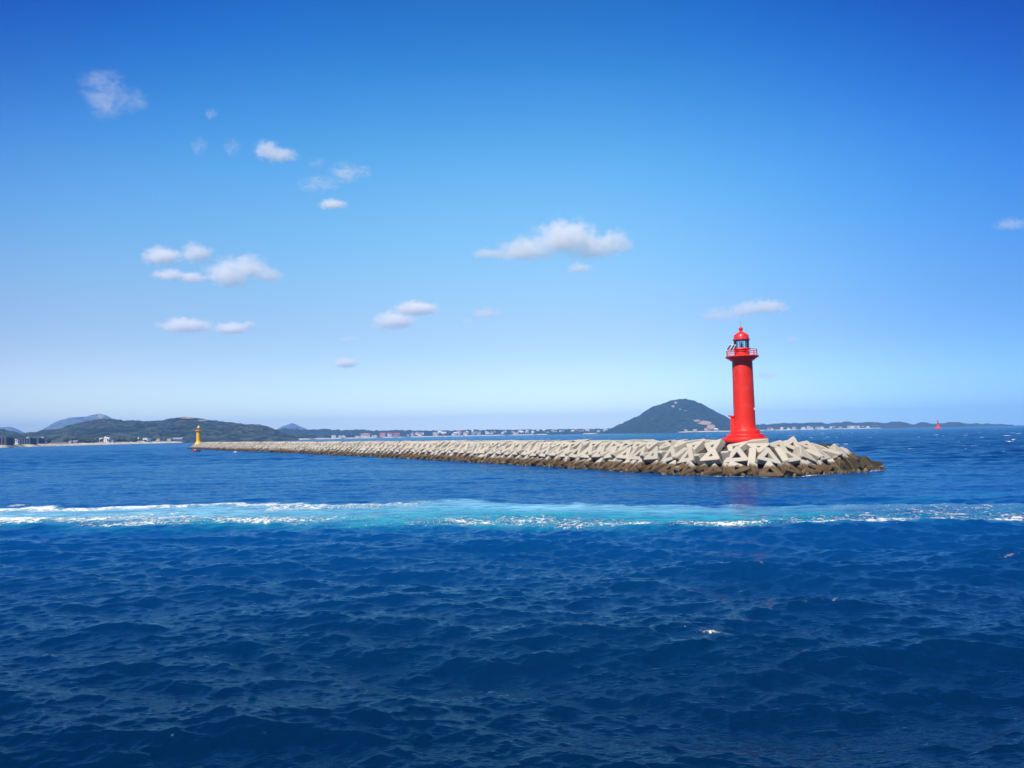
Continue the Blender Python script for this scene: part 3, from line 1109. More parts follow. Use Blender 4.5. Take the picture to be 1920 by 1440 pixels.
# foam texture: torn, streaky
fs = n.noise(n.scale(p, (0.5, 0.36, 1)), 2.1, 7, 0.7, 1.6)
fr1 = n.noise(n.scale(p, (1.3, 0.6, 1)), 6.5, 5, 0.7, 1.0)
fmix = n.math('ADD', n.math('MULTIPLY', fs, 0.52), n.math('MULTIPLY', fr1, 0.48))
thr = n.math('SUBTRACT', 0.665, n.math('MULTIPLY', foam_a, 0.235))
foam = n.rng(fmix, thr, n.math('ADD', thr, 0.075))
foam = n.math('MULTIPLY', foam, n.rng(foam_a, 0.02, 0.12))
# whitecaps flecks on the open water
wc = n.noise(n.scale(p, (0.30, 0.55, 1)), 0.30, 4, 0.62, 0.5)
wcm = n.noise(n.scale(p, (1, 1, 1)), 0.004, 2, 0.5)
sepx = n.node('ShaderNodeSeparateXYZ')
n.put(sepx.inputs[0], p)
openw = n.rng(n.math('SUBTRACT', sepx.outputs[0], n.math('MULTIPLY', sepx.outputs[1], -0.42)), 60, 260)
wct = n.math('SUBTRACT', 0.695, n.math('MULTIPLY', wcm, 0.07))
wcap = n.math('MULTIPLY', n.rng(wc, wct, n.math('ADD', wct, 0.025)), n.math('MULTIPLY', far, openw))
foam = n.math('MAXIMUM', foam, wcap)
deep = n.mix(n.noise(p, 0.02, 3), (0.0002, 0.0088, 0.033), (0.0004, 0.0160, 0.058))
far_blue = n.mix(n.noise(n.scale(p, (0.5, 1, 1)), 0.03, 4), (0.0007, 0.039, 0.160), (0.0012, 0.064, 0.240))
sp_ = n.node('ShaderNodeSeparateXYZ')
n.put(sp_.inputs[0], p)
far_blue_w = n.math('MULTIPLY', n.rng(sp_.outputs[1], 10.0, 66.0), n.rng(sp_.outputs[0], 20.0, 130.0, 1.0, 0.45))  # water blue brightens with distance, less so to the right
deep = n.mix(far_blue_w, deep, far_blue)
tq = n.math('MULTIPLY', turq_a, n.rng(n.noise(n.scale(p, (0.4, 1, 1)), 0.6, 6, 0.65, 1.0), 0.32, 0.68, 0.12, 1.15))
col = n.mix(n.math('MINIMUM', tq, 1.0), deep, (0.008, 0.27, 0.34))
mk = n.math('MULTIPLY', milk_a, n.rng(n.noise(n.scale(p, (0.3, 1, 1)), 0.9, 6, 0.65, 1.0), 0.32, 0.66, 0.2, 1.0))
col = n.mix(n.math('MINIMUM', mk, 1.0), col, (0.26, 0.55, 0.72))
col = n.mix(foam, col, (0.80, 0.84, 0.86))
n.put(b.inputs['Base Color'], col)
b.inputs['Roughness'].default_value = 0.8
b.inputs['Specular IOR Level'].default_value = 0.0
hb = n.math('ADD', hh, n.math('MULTIPLY', foam, 0.05))
nrm = n.bump(hb, 1.0, 1.0)
n.put(b.inputs['Normal'], nrm)
fre = n.node('ShaderNodeFresnel')
fre.inputs['IOR'].default_value = 1.333
n.put(fre.inputs['Normal'], nrm)
# a wind-roughened sea never mirrors the whole horizon: its facets tilt towards the viewer
rf = n.math('DIVIDE', fre.outputs[0], n.math('ADD', 1.0, n.math('MULTIPLY', fre.outputs[0], 1.0)))
rf = n.math('MULTIPLY', rf, n.math('SUBTRACT', 1.0, n.math('MULTIPLY', foam, 0.85)))
gls = n.node('ShaderNodeBsdfGlossy')
gls.inputs['Color'].default_value = (0.48, 0.84, 1.0, 1)
n.put(gls.inputs['Roughness'], n.math('ADD', 0.025, n.math('MULTIPLY', far, 0.12)))
n.put(gls.inputs['Normal'], nrm)
mxs = n.node('ShaderNodeMixShader')
n.put(mxs.inputs[0], rf)
n.l.new(b.outputs[0], mxs.inputs[1])
n.l.new(gls.outputs[0], mxs.inputs[2])
n.l.new(mxs.outputs[0], m.node_tree.nodes['Material Output'].inputs['Surface'])
M_SEA = m
sea_o = link('sea', build_sea(), None, [M_SEA])
tag(sea_o, None, None, None, 'structure')


# ------------------------------------------------------------------ land
def land_mat(name, forest, grass, bare, tree_scale=0.06, field=0.45, cover=0.5):
    m, n, b = material(name)
    p = n.pos()
    t1 = n.noise(p, tree_scale, 5, 0.65)
    t2 = n.noise(p, tree_scale * 0.16, 4, 0.6, 0.6)
    t3 = n.noise(n.scale(p, (1, 1, 2.2)), tree_scale * 0.45, 4, 0.65, 0.8)
    c = n.mix(n.rng(t1, 0.34, 0.68), tuple(0.35 * q for q in forest), tuple(2.0 * q for q in forest))
    g = n.mix(t1, tuple(0.75 * q for q in grass), tuple(1.25 * q for q in grass))
    c = n.mix(n.math('MULTIPLY', n.rng(t3, cover, cover + 0.08), n.rng(t2, field, field + 0.1)), c, g)
    c = n.mix(n.rng(n.math('ADD', n.attr('bare'), n.math('MULTIPLY', n.math('SUBTRACT', t1, 0.5), 0.9)), 0.42, 0.58), c, bare)
    n.put(b.inputs['Base Color'], c)
    b.inputs['Roughness'].default_value = 0.95
    b.inputs['Specular IOR Level'].default_value = 0.1
    n.put(b.inputs['Normal'], n.bump(t1, 1.0, 4.0))
    return m


def hill(name, prof, df, d, db, mat, ncol, nrow, tree=4.0, tcell=9.0, rough=0.10, bares=(), power=0.75, base=-3.0, sub=0.0):
    pr = np.array(prof, float)
    pxs = np.linspace(pr[0, 0], pr[-1, 0], ncol)
    # smooth the polyline a little
    pys = np.interp(pxs, pr[:, 0], pr[:, 1])
    k = max(3, ncol // 60) | 1
    pys = np.convolve(np.pad(pys, k // 2, mode='edge'), np.ones(k) / k, 'valid')
    rr = np.array([ray(a, c) for a, c in zip(pxs, pys)])
    hx = H + rr[:, 2] / rr[:, 1] * d
    lat = rr[:, 0] / rr[:, 1]
    t = np.linspace(0, 1, nrow)
    D = np.where(t < 0.72, df + (d - df) * (t / 0.72), d + (db - d) * ((t - 0.72) / 0.28))
    g = np.where(D <= d, np.clip((D - df) / (d - df), 0, 1) ** power, np.clip((db - D) / (db - d), 0, 1) ** 0.8)
    X = D[:, None] * lat[None]
    Y = np.repeat(D[:, None], ncol, 1)
    gg = g[:, None]
    hmax = hx.max()
    no = fbm(X / (hmax * 0.9 + 30), Y / (hmax * 0.9 + 30), 4) - 0.5
    Z = np.maximum(hx, 0)[None] * gg * (1 + rough * 2 * no * (1 - gg ** 3)) + base * (1 - gg)
    Z = Z + sub
    edge = np.clip(gg * 6, 0, 1)
    puff = np.maximum(vnoise(X / tcell, Y / tcell) * vnoise(X / tcell * 0.6 + 9, Y / tcell * 0.6), 0) ** 0.7
    bare = np.zeros_like(X)
    PX, PY = project(X, Y, Z)
    for (bx, by, rx, ry, a) in bares:
        bare = np.maximum(bare, a * np.exp(-(((PX - bx) / rx) ** 2 + ((PY - by) / ry) ** 2)))
    Z = Z + tree * (puff - 0.3) * edge * (1 - np.clip(bare * 1.5, 0, 1))
    o = link(name, grid_mesh(name, X, Y, Z, {'bare': bare}), None, [mat])
    tag(o, None, None, None, 'structure')
    return o


FOR = (0.012, 0.024, 0.016)
M_HILL = land_mat('wooded_hill', (0.010, 0.021, 0.021), (0.055, 0.068, 0.055), (0.34, 0.24, 0.17), 0.055, 0.38, 0.47)  # forest tinted blue-grey, some of the haze put into the colour
M_ISLE = land_mat('island_forest', (0.011, 0.025, 0.018), (0.04, 0.05, 0.036), (0.33, 0.25, 0.17), 0.035, 0.58, 0.5)
M_FAR = land_mat('far_mountain', (0.07, 0.095, 0.11), (0.13, 0.14, 0.13), (0.30, 0.24, 0.19), 0.012, 0.5)  # pale blue-grey: part of the distance haze painted into the colour
M_LOW = land_mat('low_woodland', (0.011, 0.021, 0.014), (0.06, 0.065, 0.036), (0.30, 0.24, 0.17), 0.03, 0.55, 0.52)

# distant mountain, distant cone, distant low ridge at far left
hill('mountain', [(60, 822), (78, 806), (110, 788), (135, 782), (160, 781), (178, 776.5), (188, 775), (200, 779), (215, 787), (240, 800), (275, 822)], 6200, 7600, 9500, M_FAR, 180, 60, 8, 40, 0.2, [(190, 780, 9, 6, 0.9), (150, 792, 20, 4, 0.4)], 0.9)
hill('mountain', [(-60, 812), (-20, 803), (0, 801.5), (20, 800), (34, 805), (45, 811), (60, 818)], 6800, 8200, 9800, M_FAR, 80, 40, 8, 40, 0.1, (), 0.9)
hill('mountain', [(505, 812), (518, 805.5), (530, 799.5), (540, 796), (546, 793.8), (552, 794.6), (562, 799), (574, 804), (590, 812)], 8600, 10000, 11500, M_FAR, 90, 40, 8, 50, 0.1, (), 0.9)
# wooded hill range behind the left shore
hill('hill', [(-140, 815), (-60, 807), (-20, 803), (4, 805), (22, 810), (40, 813), (60, 811), (75, 808), (110, 805), (135, 797), (160, 790), (190, 786), (215, 787), (245, 789), (280, 790), (300, 789.5), (325, 784.5), (345, 781.5), (362, 782.5), (385, 786.5), (410, 790), (440, 794), (468, 796), (485, 796), (500, 798.5), (512, 804), (530, 811), (560, 822)],
     2100, 2850, 3700, M_HILL, 520, 150, 9, 13, 0.22,
     [(352, 783.5, 20, 2.0, 0.8), (380, 788, 12, 2, 0.7), (225, 796, 14, 2.5, 0.5), (330, 820, 60, 3, 0.35), (250, 812, 25, 2, 0.4), (160, 812, 22, 3, 0.42), (290, 805, 30, 2, 0.35)], 0.72)
# island hill with a bare quarry scar
hill('island_hill', [(1120, 815), (1148, 803), (1160, 797), (1180, 788), (1200, 778), (1222, 763), (1240, 757), (1262, 750), (1284, 747.2), (1298, 750), (1318, 759), (1340, 771), (1360, 781), (1385, 793), (1415, 812)],
     3850, 4700, 5600, M_ISLE, 420, 140, 12, 19, 0.2,
     [(1322, 793, 13, 4.5, 1.1), (1333, 800, 9, 5, 1.1), (1306, 788.5, 9, 2.2, 0.9), (1267, 755, 3.5, 2.5, 1.0), (1262, 762, 5, 2, 0.9), (1275, 767, 3, 1.5, 0.8), (1284, 770, 4, 1, 0.8), (1222, 785, 10, 1.6, 0.5), (1195, 781, 9, 2, 0.42), (1187, 788, 6, 3, 0.42)], 0.80)
# low wooded ridge between the hill range and the island
hill('low_ridge', [(470, 815), (500, 808), (530, 804), (560, 804.5), (585, 806), (610, 805), (640, 807), (665, 806), (700, 808.5), (740, 807), (780, 808), (830, 808), (880, 807), (930, 806.5), (980, 806.2), (1030, 806), (1080, 805.5), (1120, 804.5), (1160, 805), (1200, 806)],
     4600, 5300, 6400, M_LOW, 620, 60, 15, 18, 0.3, [(560, 806, 18, 1, 0.5), (650, 812, 25, 1.0, 0.4), (900, 810, 60, 0.8, 0.4)], 0.6)
# wooded coast to the right
hill('coast_ridge', [(1395, 800), (1420, 796.5), (1440, 796), (1455, 794), (1480, 793.5), (1500, 793.5), (1520, 791.5), (1540, 793), (1553, 796.5), (1566, 793), (1585, 791.3), (1610, 792.5), (1625, 791), (1645, 792), (1660, 793.5), (1672, 790.5), (1690, 790.3), (1702, 794), (1714, 796.5), (1724, 792), (1738, 791.5), (1748, 795.8), (1765, 794.5), (1785, 791.3), (1800, 792.3), (1815, 795), (1825, 793.8), (1840, 796.2), (1852, 794.7), (1870, 796.4), (1885, 796.0), (1900, 797.4)],
     5300, 5600, 6200, M_LOW, 560, 40, 13, 26, 0.3, (), 0.45)

# coast: beach and ground behind it
M_COAST, n, b = material('coast_ground')
p = n.pos()
s_ = n.attr('inland')
sand = n.mix(n.noise(p, 0.08, 4), (0.40, 0.35, 0.26), (0.62, 0.55, 0.43))
rock = n.mix(n.noise(p, 0.2, 4), (0.03, 0.028, 0.025), (0.10, 0.09, 0.075))
edge_ = n.mix(n.rng(n.noise(n.scale(p, (1, 1, 0)), 0.012, 3), 0.52, 0.64), sand, rock)
grs = n.mix(n.rng(n.noise(p, 0.03, 4), 0.35, 0.65), (0.05, 0.055, 0.022), (0.17, 0.15, 0.08))
n.put(b.inputs['Base Color'], n.mix(n.rng(n.math('ADD', s_, n.math('MULTIPLY', n.math('SUBTRACT', n.noise(p, 0.02, 3), 0.5), 0.3)), 0.14, 0.22), edge_, grs))
b.inputs['Roughness'].default_value = 0.95
coast = [(-420, 900), (-140, 1080), (0, 1200), (60, 1330), (110, 1500), (200, 1720), (260, 1900), (300, 2000), (360, 2150), (430, 2350), (500, 2750), (560, 3100), (640, 3500), (760, 4000), (900, 4450), (1080, 4700), (1150, 4250), (1200, 3950), (1300, 3800), (1380, 3850), (1440, 4400), (1520, 4900), (1620, 5200), (1720, 5500), (1830, 5700), (1890, 5900)]
ca = np.array(coast, float)


def coast_d(px):
    return float(np.interp(px, ca[:, 0], ca[:, 1]))


cpx = np.linspace(-420, 1895, 900)
cd = np.interp(cpx, ca[:, 0], ca[:, 1])
cd = cd * (1 + 0.02 * (fbm(cpx * 0.05, cpx * 0 + 3.3, 4) - 0.5))
lat = np.array([ray(a, hz(a)).x / ray(a, hz(a)).y for a in cpx])
offs = np.array([-14, -3, 3, 10, 22, 40, 90, 180, 400, 900, 1800, 3200])
zs = np.array([-2.5, -0.6, 0.9, 2.2, 3.6, 4.8, 5.6, 6.2, 7.0, 8.5, 9, -3.0])
D = cd[None] + offs[:, None]
taper = np.clip((1895 - cpx) / 60, 0, 1)[None]
Xl, Yl = D * lat[None], D
Zl = zs[:, None] * taper - 2.5 * (1 - taper) + (fbm(Xl / 20, Yl / 20, 3) - 0.5) * 1.2 * (offs[:, None] > 0)
il = np.repeat(np.clip((offs / 200.0), 0, 1)[:, None], len(cpx), 1)
coast_o = link('coast_ground', grid_mesh('coast_ground', Xl, Yl, Zl, {'inland': il}), None, [M_COAST])
tag(coast_o, None, None, None, 'structure')


def ground_at(px, off):
    d = coast_d(px) + off
    v = ray(px, hz(px))
    z = float(np.interp(off, offs, zs))
    return Vector((v.x / v.y * d, d, z))


# trees along the shore: one far-off mass of crowns
def tree_mass(name, items, mat):
    V, Fc = [], []
    ico = bmesh.new()
    bmesh.ops.create_icosphere(ico, subdivisions=1, radius=1)
    iv = np.array([v.co[:] for v in ico.verts])
    fi = [tuple(v.index for v in f.verts) for f in ico.faces]
    ico.free()
    off = 0
    for (x, y, z, r, h) in items:
        for q in range(4):
            s = r * random.uniform(0.45, 0.8)
            cx_, cy_, cz = x + random.gauss(0, r * 0.45), y + random.gauss(0, r * 0.4), z + h * random.uniform(0.35, 0.95)
            vv = iv * (1 + rng.normal(0, 0.16, (len(iv), 1))) * np.array([s, s, s * 0.75]) + np.array([cx_, cy_, cz])
            V.append(vv)
            Fc += [tuple(i + off for i in f) for f in fi]
            off += len(iv)
    me = bpy.data.meshes.new(name)
    me.from_pydata(np.concatenate(V).tolist(), [], Fc)
    return link(name, me, None, [mat])


m, n, b = material('shore_tree_leaves')
p = n.pos()
n.put(b.inputs['Base Color'], n.mix(n.rng(n.noise(p, 0.12, 4), 0.3, 0.7), (0.012, 0.022, 0.012), (0.045, 0.065, 0.028)))
b.inputs['Roughness'].default_value = 0.9
M_LEAF = m
it = []
for k in range(900):
    px = random.uniform(-150, 1150)
    if vnoise(np.array(px * 0.06), np.array(2.2)) < 0.42:
        continue
    off = random.uniform(45, 330) if px < 620 else random.uniform(190, 420)
    if -40 < px < 84 and off < 140:
        continue
    q = ground_at(px, off)
    s = 1.0 + q.y / 5000
    it.append((q.x, q.y, q.z - 1, random.uniform(3, 5.5) * s, random.uniform(5, 9) * s))
for k in range(260):
    px = random.uniform(1150, 1880)
    q = ground_at(px, random.uniform(140, 300))
    it.append((q.x, q.y, q.z - 1, random.uniform(5, 9), random.uniform(7, 13)))
tag(tree_mass('shore_woods', it, M_LEAF), 'dark far-off trees along the shore behind the beaches', 'trees', None, 'stuff')

# ------------------------------------------------------------------ buildings on the far shore
WALLS = {'white': simple('white_wall', (0.78, 0.78, 0.76), 0.7, 0.05, 0.2), 'cream': simple('cream_wall', (0.66, 0.58, 0.44), 0.7, 0.06, 0.2), 'pink': simple('pink_wall', (0.60, 0.36, 0.33), 0.7, 0.06, 0.2),
         'grey': simple('grey_wall', (0.33, 0.33, 0.34), 0.7, 0.08, 0.2), 'pale blue': simple('pale_blue_wall', (0.32, 0.48, 0.62), 0.7, 0.06, 0.2), 'navy': simple('shaded_navy_wall', (0.012, 0.022, 0.055), 0.6, 0.2, 0.2)}  # navy stands for walls in shade, the shade put into the colour
ROOFS = {'red': simple('red_roof', (0.45, 0.09, 0.06), 0.7, 0.12, 0.3), 'grey': simple('grey_roof', (0.22, 0.22, 0.23), 0.7, 0.1, 0.3), 'blue': simple('blue_roof', (0.06, 0.16, 0.36), 0.6, 0.1, 0.3),
         'pink': simple('pink_roof', (0.60, 0.26, 0.24), 0.7, 0.1, 0.3), 'white': WALLS['white'], 'brown': simple('brown_roof', (0.09, 0.06, 0.05), 0.7, 0.1, 0.3), 'orange': simple('orange_roof', (0.5, 0.2, 0.07), 0.7, 0.1, 0.3)}
m, n, b = material('dark_window')
b.inputs['Base Color'].default_value = (0.02, 0.03, 0.045, 1)
n.put(b.inputs['Roughness'], n.rng(n.noise(n.pos(), 0.3, 2), 0.3, 0.7, 0.1, 0.25))
M_WIN = m


def house(name, loc, w, d, h, wall, roof, kind='gable', rz=0.0, floors=2, bays=3, rh=None):
    root = empty(name, loc, rz)
    bm = bmesh.new()
    box(bm, (0, 0, h / 2 - 1), (w, d, h + 2))
    if kind == 'gable':
        rh = rh or 0.28 * d
        a = [bm.verts.new(q) for q in ((-w / 2, -d / 2, h), (-w / 2, d / 2, h), (-w / 2, 0, h + rh))]
        c = [bm.verts.new(q) for q in ((w / 2, -d / 2, h), (w / 2, d / 2, h), (w / 2, 0, h + rh))]
        bm.faces.new(a)
        bm.faces.new(c)
    from_bm('wall', bm, WALLS[wall], root)
    bm = bmesh.new()
    if kind == 'gable':
        e = 0.05 * w
        th = 0.35
        for s in (-1, 1):
            q0 = [(-w / 2 - e, s * (d / 2 + e), h - 0.05), (w / 2 + e, s * (d / 2 + e), h - 0.05), (w / 2 + e, 0, h + rh + 0.12), (-w / 2 - e, 0, h + rh + 0.12)]
            lo = [bm.verts.new(q) for q in q0]
            hi = [bm.verts.new((q[0], q[1], q[2] + th)) for q in q0]
            bm.faces.new(lo)
            bm.faces.new(hi)
            for i in range(4):
                j = (i + 1) % 4
                bm.faces.new((lo[i], lo[j], hi[j], hi[i]))
    elif kind == 'hip':
        rh = rh or 0.3 * d
        e = 0.06 * w
        base_ = [bm.verts.new(q) for q in ((-w / 2 - e, -d / 2 - e, h), (w / 2 + e, -d / 2 - e, h), (w / 2 + e, d / 2 + e, h), (-w / 2 - e, d / 2 + e, h))]
        k = max(0.05, (w - d) / 2)
        t0, t1 = bm.verts.new((-k, 0, h + rh)), bm.verts.new((k, 0, h + rh))
        bm.faces.new(base_)
        bm.faces.new((base_[0], base_[1], t1, t0))
        bm.faces.new((base_[2], base_[3], t0, t1))
        bm.faces.new((base_[1], base_[2], t1))
        bm.faces.new((base_[3], base_[0], t0))
    else:
        box(bm, (0, 0, h + 0.25), (w * 1.04, d * 1.04, 0.5))
        box(bm, (w * 0.2, 0, h + 1.1), (w * 0.2, d * 0.4, 1.2))
    from_bm('roof', bm, ROOFS[roof], root)
    fh = h / floors
    for f in range(floors):
        bm = bmesh.new()
        for k in range(bays):
            x = -w / 2 + w * (k + 0.5) / bays
            box(bm, (x, -d / 2 - 0.03, fh * (f + 0.52)), (w / bays * 0.55, 0.1, fh * 0.45))
            if bays <= 3:
                from_bm('window', bm, M_WIN, root)
                bm = bmesh.new()
        if bays > 3:
            from_bm('window_row', bm, M_WIN, root)
        else:
            bm.free()
    return root


G = 'houses along the far shore'
# left shore, large ones
q = ground_at(200, 70)
hb_ = house('hotel', q, 27, 14, 10.5, 'white', 'white', 'flat', -0.15, 4, 6)
tag(hb_, 'white four-storey hotel with dark window rows by the left beach', 'hotel', G)
for sx in (-1, 1):
    bm = bmesh.new()
    box(bm, (sx * 10.0, -8.2, 4.6), (6.5, 2.4, 9.6))
    box(bm, (sx * 10.0, -8.2, 9.9), (7.2, 3.0, 0.5))
    from_bm('wing', bm, WALLS['white'], hb_)
    for f in range(3):
        bm = bmesh.new()
        box(bm, (sx * 10.0, -9.42, 2.2 + 2.7 * f), (5.0, 0.1, 1.3))
        from_bm('window_row', bm, M_WIN, hb_)
bm = bmesh.new()
box(bm, (-1, -2, 12.0), (4, 4, 4.2))
from_bm('stair_tower', bm, WALLS['white'], hb_)
q = ground_at(264, 75)
hb_ = house('long_hotel', q, 48, 15, 10.0, 'white', 'brown', 'flat', -0.1, 3, 9)
tag(hb_, 'long white low-rise building with brown flat roof and open lower floor on left shore', 'building', G)
bm = bmesh.new()
box(bm, (-2, -7.9, 5.5), (2.2, 1.2, 12.6))
from_bm('stair_tower', bm, WALLS['white'], hb_)
bm = bmesh.new()
box(bm, (14, -8.2, 6.0), (18, 1.4, 1.6))
box(bm, (22, -8.2, 3.0), (2.0, 1.4, 6.0))
box(bm, (6, -8.2, 3.0), (1.4, 1.4, 6.0))
from_bm('terrace', bm, WALLS['white'], hb_)
# apartment blocks at the far left, their shade painted into dark walls
for k, (px, wpx, off, hgt, lab) in enumerate([(4, 38, 60, 11.0, 'dark navy block cut off by the photo\'s left edge, above the beach'), (52, 28, 62, 10.0, 'shaded dark navy block just right of the white L-shaped tower house'), (73, 13, 80, 10.0, 'shaded dark navy block at the right end of the dark row on left shore')]):
    q = ground_at(px, off)
    s = q.y / F
    r_ = house('apartment_block', q, wpx * s, 13, hgt, 'navy', 'brown', 'flat', -0.25, 4, 7)
    tag(r_, lab, 'building', 'dark blocks on the left shore')
    bm = bmesh.new()
    for j in range(5):
        box(bm, (-wpx * s / 2 + wpx * s * (j + 0.5) / 5, -6.75, hgt / 2), (0.5, 0.5, hgt))
    from_bm('pilaster', bm, WALLS['grey'], r_)
q = ground_at(32.5, 52)
r_ = empty('tower_house', q, -0.2)
tag(r_, 'white L-shaped tower house between dark blocks on left shore', 'house', G)
bm = bmesh.new()
box(bm, (-1.4, 0, 4.4), (1.9, 4, 10.8))
box(bm, (1.0, 0, 1.0), (5.2, 4.4, 4.0))
box(bm, (2.0, 0, 6.6), (1.3, 3, 1.4))
from_bm('wall', bm, WALLS['white'], r_)
bm = bmesh.new()
box(bm, (1.3, -2.26, 1.5), (2.4, 0.1, 0.9))
from_bm('window', bm, M_WIN, r_)
bm = bmesh.new()
box(bm, (-1.4, -2.06, 7.2), (0.8, 0.1, 2.4))
from_bm('window', bm, M_WIN, r_)

named = [
    # px, off, width px, height m, wall, roof, kind, label
    (66, 260, 13, 7, 'white', 'white', 'flat', 'pale flat-roofed hall above the dark row at far left'),
    (83, 55, 5, 3, 'white', 'grey', 'gable', 'tiny white shed on grass right of the dark row, left shore'),
    (133, 50, 4, 3, 'white', 'grey', 'gable', 'tiny white hut beside the beach, left of the white hotel'),
    (142, 55, 9, 3.4, 'grey', 'grey', 'gable', 'low grey shed just left of the white hotel'),
    (207, 45, 10, 2.6, 'white', 'grey', 'gable', 'low white beach shed in front of the white hotel'),
    (297, 80, 7, 6.5, 'cream', 'cream', 'flat', 'small square cream house right of the long white building'),
    (318, 80, 6.5, 6.5, 'cream', 'cream', 'flat', 'second small square cream house right of the long white building'),
    (335, 60, 17, 5, 'white', 'grey', 'gable', 'white gabled hall left of the yellow lighthouse'),
    (346, 75, 8, 7.5, 'white', 'red', 'gable', 'white gabled house, second left of the yellow lighthouse'),
    (357, 80, 6, 8, 'white', 'brown', 'flat', 'narrow white block close left of the yellow lighthouse'),
    (364, 60, 7, 7, 'cream', 'grey', 'gable', 'cream house touching the yellow lighthouse on its left'),
    (383, 95, 4.5, 9, 'white', 'red', 'hip', 'taller white house right of the yellow lighthouse'),
    (379, 60, 6, 5, 'white', 'grey', 'gable', 'low white house immediately right of the yellow lighthouse'),
    (392, 90, 4, 8, 'white', 'blue', 'gable', 'white blue-roofed house, third right of the yellow lighthouse'),
    (402, 75, 9, 7, 'pale blue', 'white', 'gable', 'pale blue house between yellow lighthouse and harbour hall'),
    (411, 120, 8, 9, 'white', 'white', 'gable', 'white-roofed house behind the grey harbour hall'),
    (418, 50, 18, 6, 'grey', 'brown', 'flat', 'long grey harbour hall with brown roof beyond the breakwater'),
    (440, 60, 20, 4, 'white', 'grey', 'gable', 'long low white hall right of the grey harbour hall'),
    (468, 55, 22, 4, 'grey', 'grey', 'flat', 'long low grey shed on the harbour quay'),
    (508, 70, 9, 5, 'white', 'grey', 'gable', 'white shed on the shore above the far breakwater'),
    (625, 110, 10, 12, 'white', 'grey', 'flat', 'white block at the left end of the long pale building'),
    (641, 130, 13, 9, 'white', 'white', 'flat', 'long pale building left of the pink hall'),
    (671, 90, 9, 7, 'cream', 'brown', 'flat', 'low cream house just left of the pink hall'),
    (685, 110, 17, 14, 'white', 'pink', 'hip', 'wide white hall with a pink roof on middle shore'),
    (702, 100, 10, 8, 'white', 'white', 'flat', 'flat white house between pink hall and the red-roofed trio'),
    (718, 110, 10, 16, 'pink', 'red', 'gable', 'left house of the pink red-roofed trio on middle shore'),
    (731, 120, 9, 16, 'white', 'red', 'gable', 'middle house of the red-roofed trio on middle shore'),
    (744, 110, 11, 15, 'pink', 'red', 'gable', 'right house of the pink red-roofed trio on middle shore'),
]
ON = []
for (px, off, wpx, hgt, wall, roof, kind, lab) in named:
    q = ground_at(px, off)
    s = q.y / F
    wall = wall if wall in WALLS else 'white'
    roof = roof if roof in ROOFS else 'orange'
    r_ = house('house', q, wpx * s, max(8, min(16, wpx * s * 0.6)), hgt, wall, roof, kind, random.uniform(-0.25, 0.25), max(1, int(hgt // 3.2)), max(2, int(wpx * s // 5)))
    tag(r_, lab, 'house', G)
# strings of little houses: middle shore, island foot, right coast
runs = [
    ('the shore right of the red-roofed trio', 762, 1140, 78, (60, 330)),
    ('the shore under the island hill', 1152, 1362, 34, (45, 150)),
    ('the coast right of the red lighthouse', 1425, 1740, 44, (45, 150)),
]
for (where, x0, x1, num, orange) in runs:
    xs = sorted(random.uniform(x0, x1) for _ in range(num))
    for k, px in enumerate(xs, 1):
        off = random.uniform(*orange)
        q = ground_at(px, off)
        s = q.y / F
        q.z += max(0, off - 60) * 0.045
        wall = random.choices(['white', 'cream', 'pale blue', 'pink', 'grey'], [14, 4, 2, 1, 0.5])[0]
        roof = random.choices(['white', 'grey', 'red', 'blue', 'orange', 'brown'], [5, 3, 2, 2, 2, 1])[0]
        kind = random.choice(['gable', 'flat', 'hip', 'gable'])
        wpx = random.uniform(2.6, 7.5)
        hgt = random.uniform(5.5, 11) * (1.25 if x0 < 800 else 1.0)
        r_ = house('house', q, wpx * s, random.uniform(9, 15), hgt, wall, roof, kind, random.uniform(-0.3, 0.3), max(1, int(hgt // 3.4)), max(2, int(wpx * s // 6)))
        tag(r_, '{} house, {} roof, {} from left on {}'.format(wall, roof, ordinal(k), where), 'house', G)
# houses scattered on the left hillside
for k, (px, py, wpx, lab) in enumerate([(10, 823, 4, 'tiny pale house low on the wooded slope at far left'), (53, 822, 4, 'tiny pale house on the slope above the dark row'), (80, 822.5, 5, 'small pale house on the wooded slope above the tiny shed')], 1):
    q = at(px, py + 1.5, 2250)
    r_ = house('house', q, wpx * q.y / F, 9, 5, 'white', 'grey', 'gable', 0.2, 1, 2)
    tag(r_, lab, 'house', G)

# harbour pier
q0, q1 = ground_at(452, -20), ground_at(492, -330)
bm = bmesh.new()
dv = (q1 - q0)
dv.z = 0
box(bm, ((q0.x + q1.x) / 2, (q0.y + q1.y) / 2, 0.6), (dv.length, 9, 4.4), 0, Matrix.Rotation(math.atan2(dv.y, dv.x), 3, 'Z'), 0.2)
for k in range(9):
    c = q0 + dv * (k + 0.5) / 9
    box(bm, (c.x, c.y, 3.1), (2.2, 2.2, 0.8), 0)
pier = from_bm('pier', bm, simple('dark_pier', (0.05, 0.05, 0.055), 0.8, 0.2, 0.3))
tag(pier, 'dark low harbour pier beyond the breakwater, right of the yellow lighthouse', 'pier')

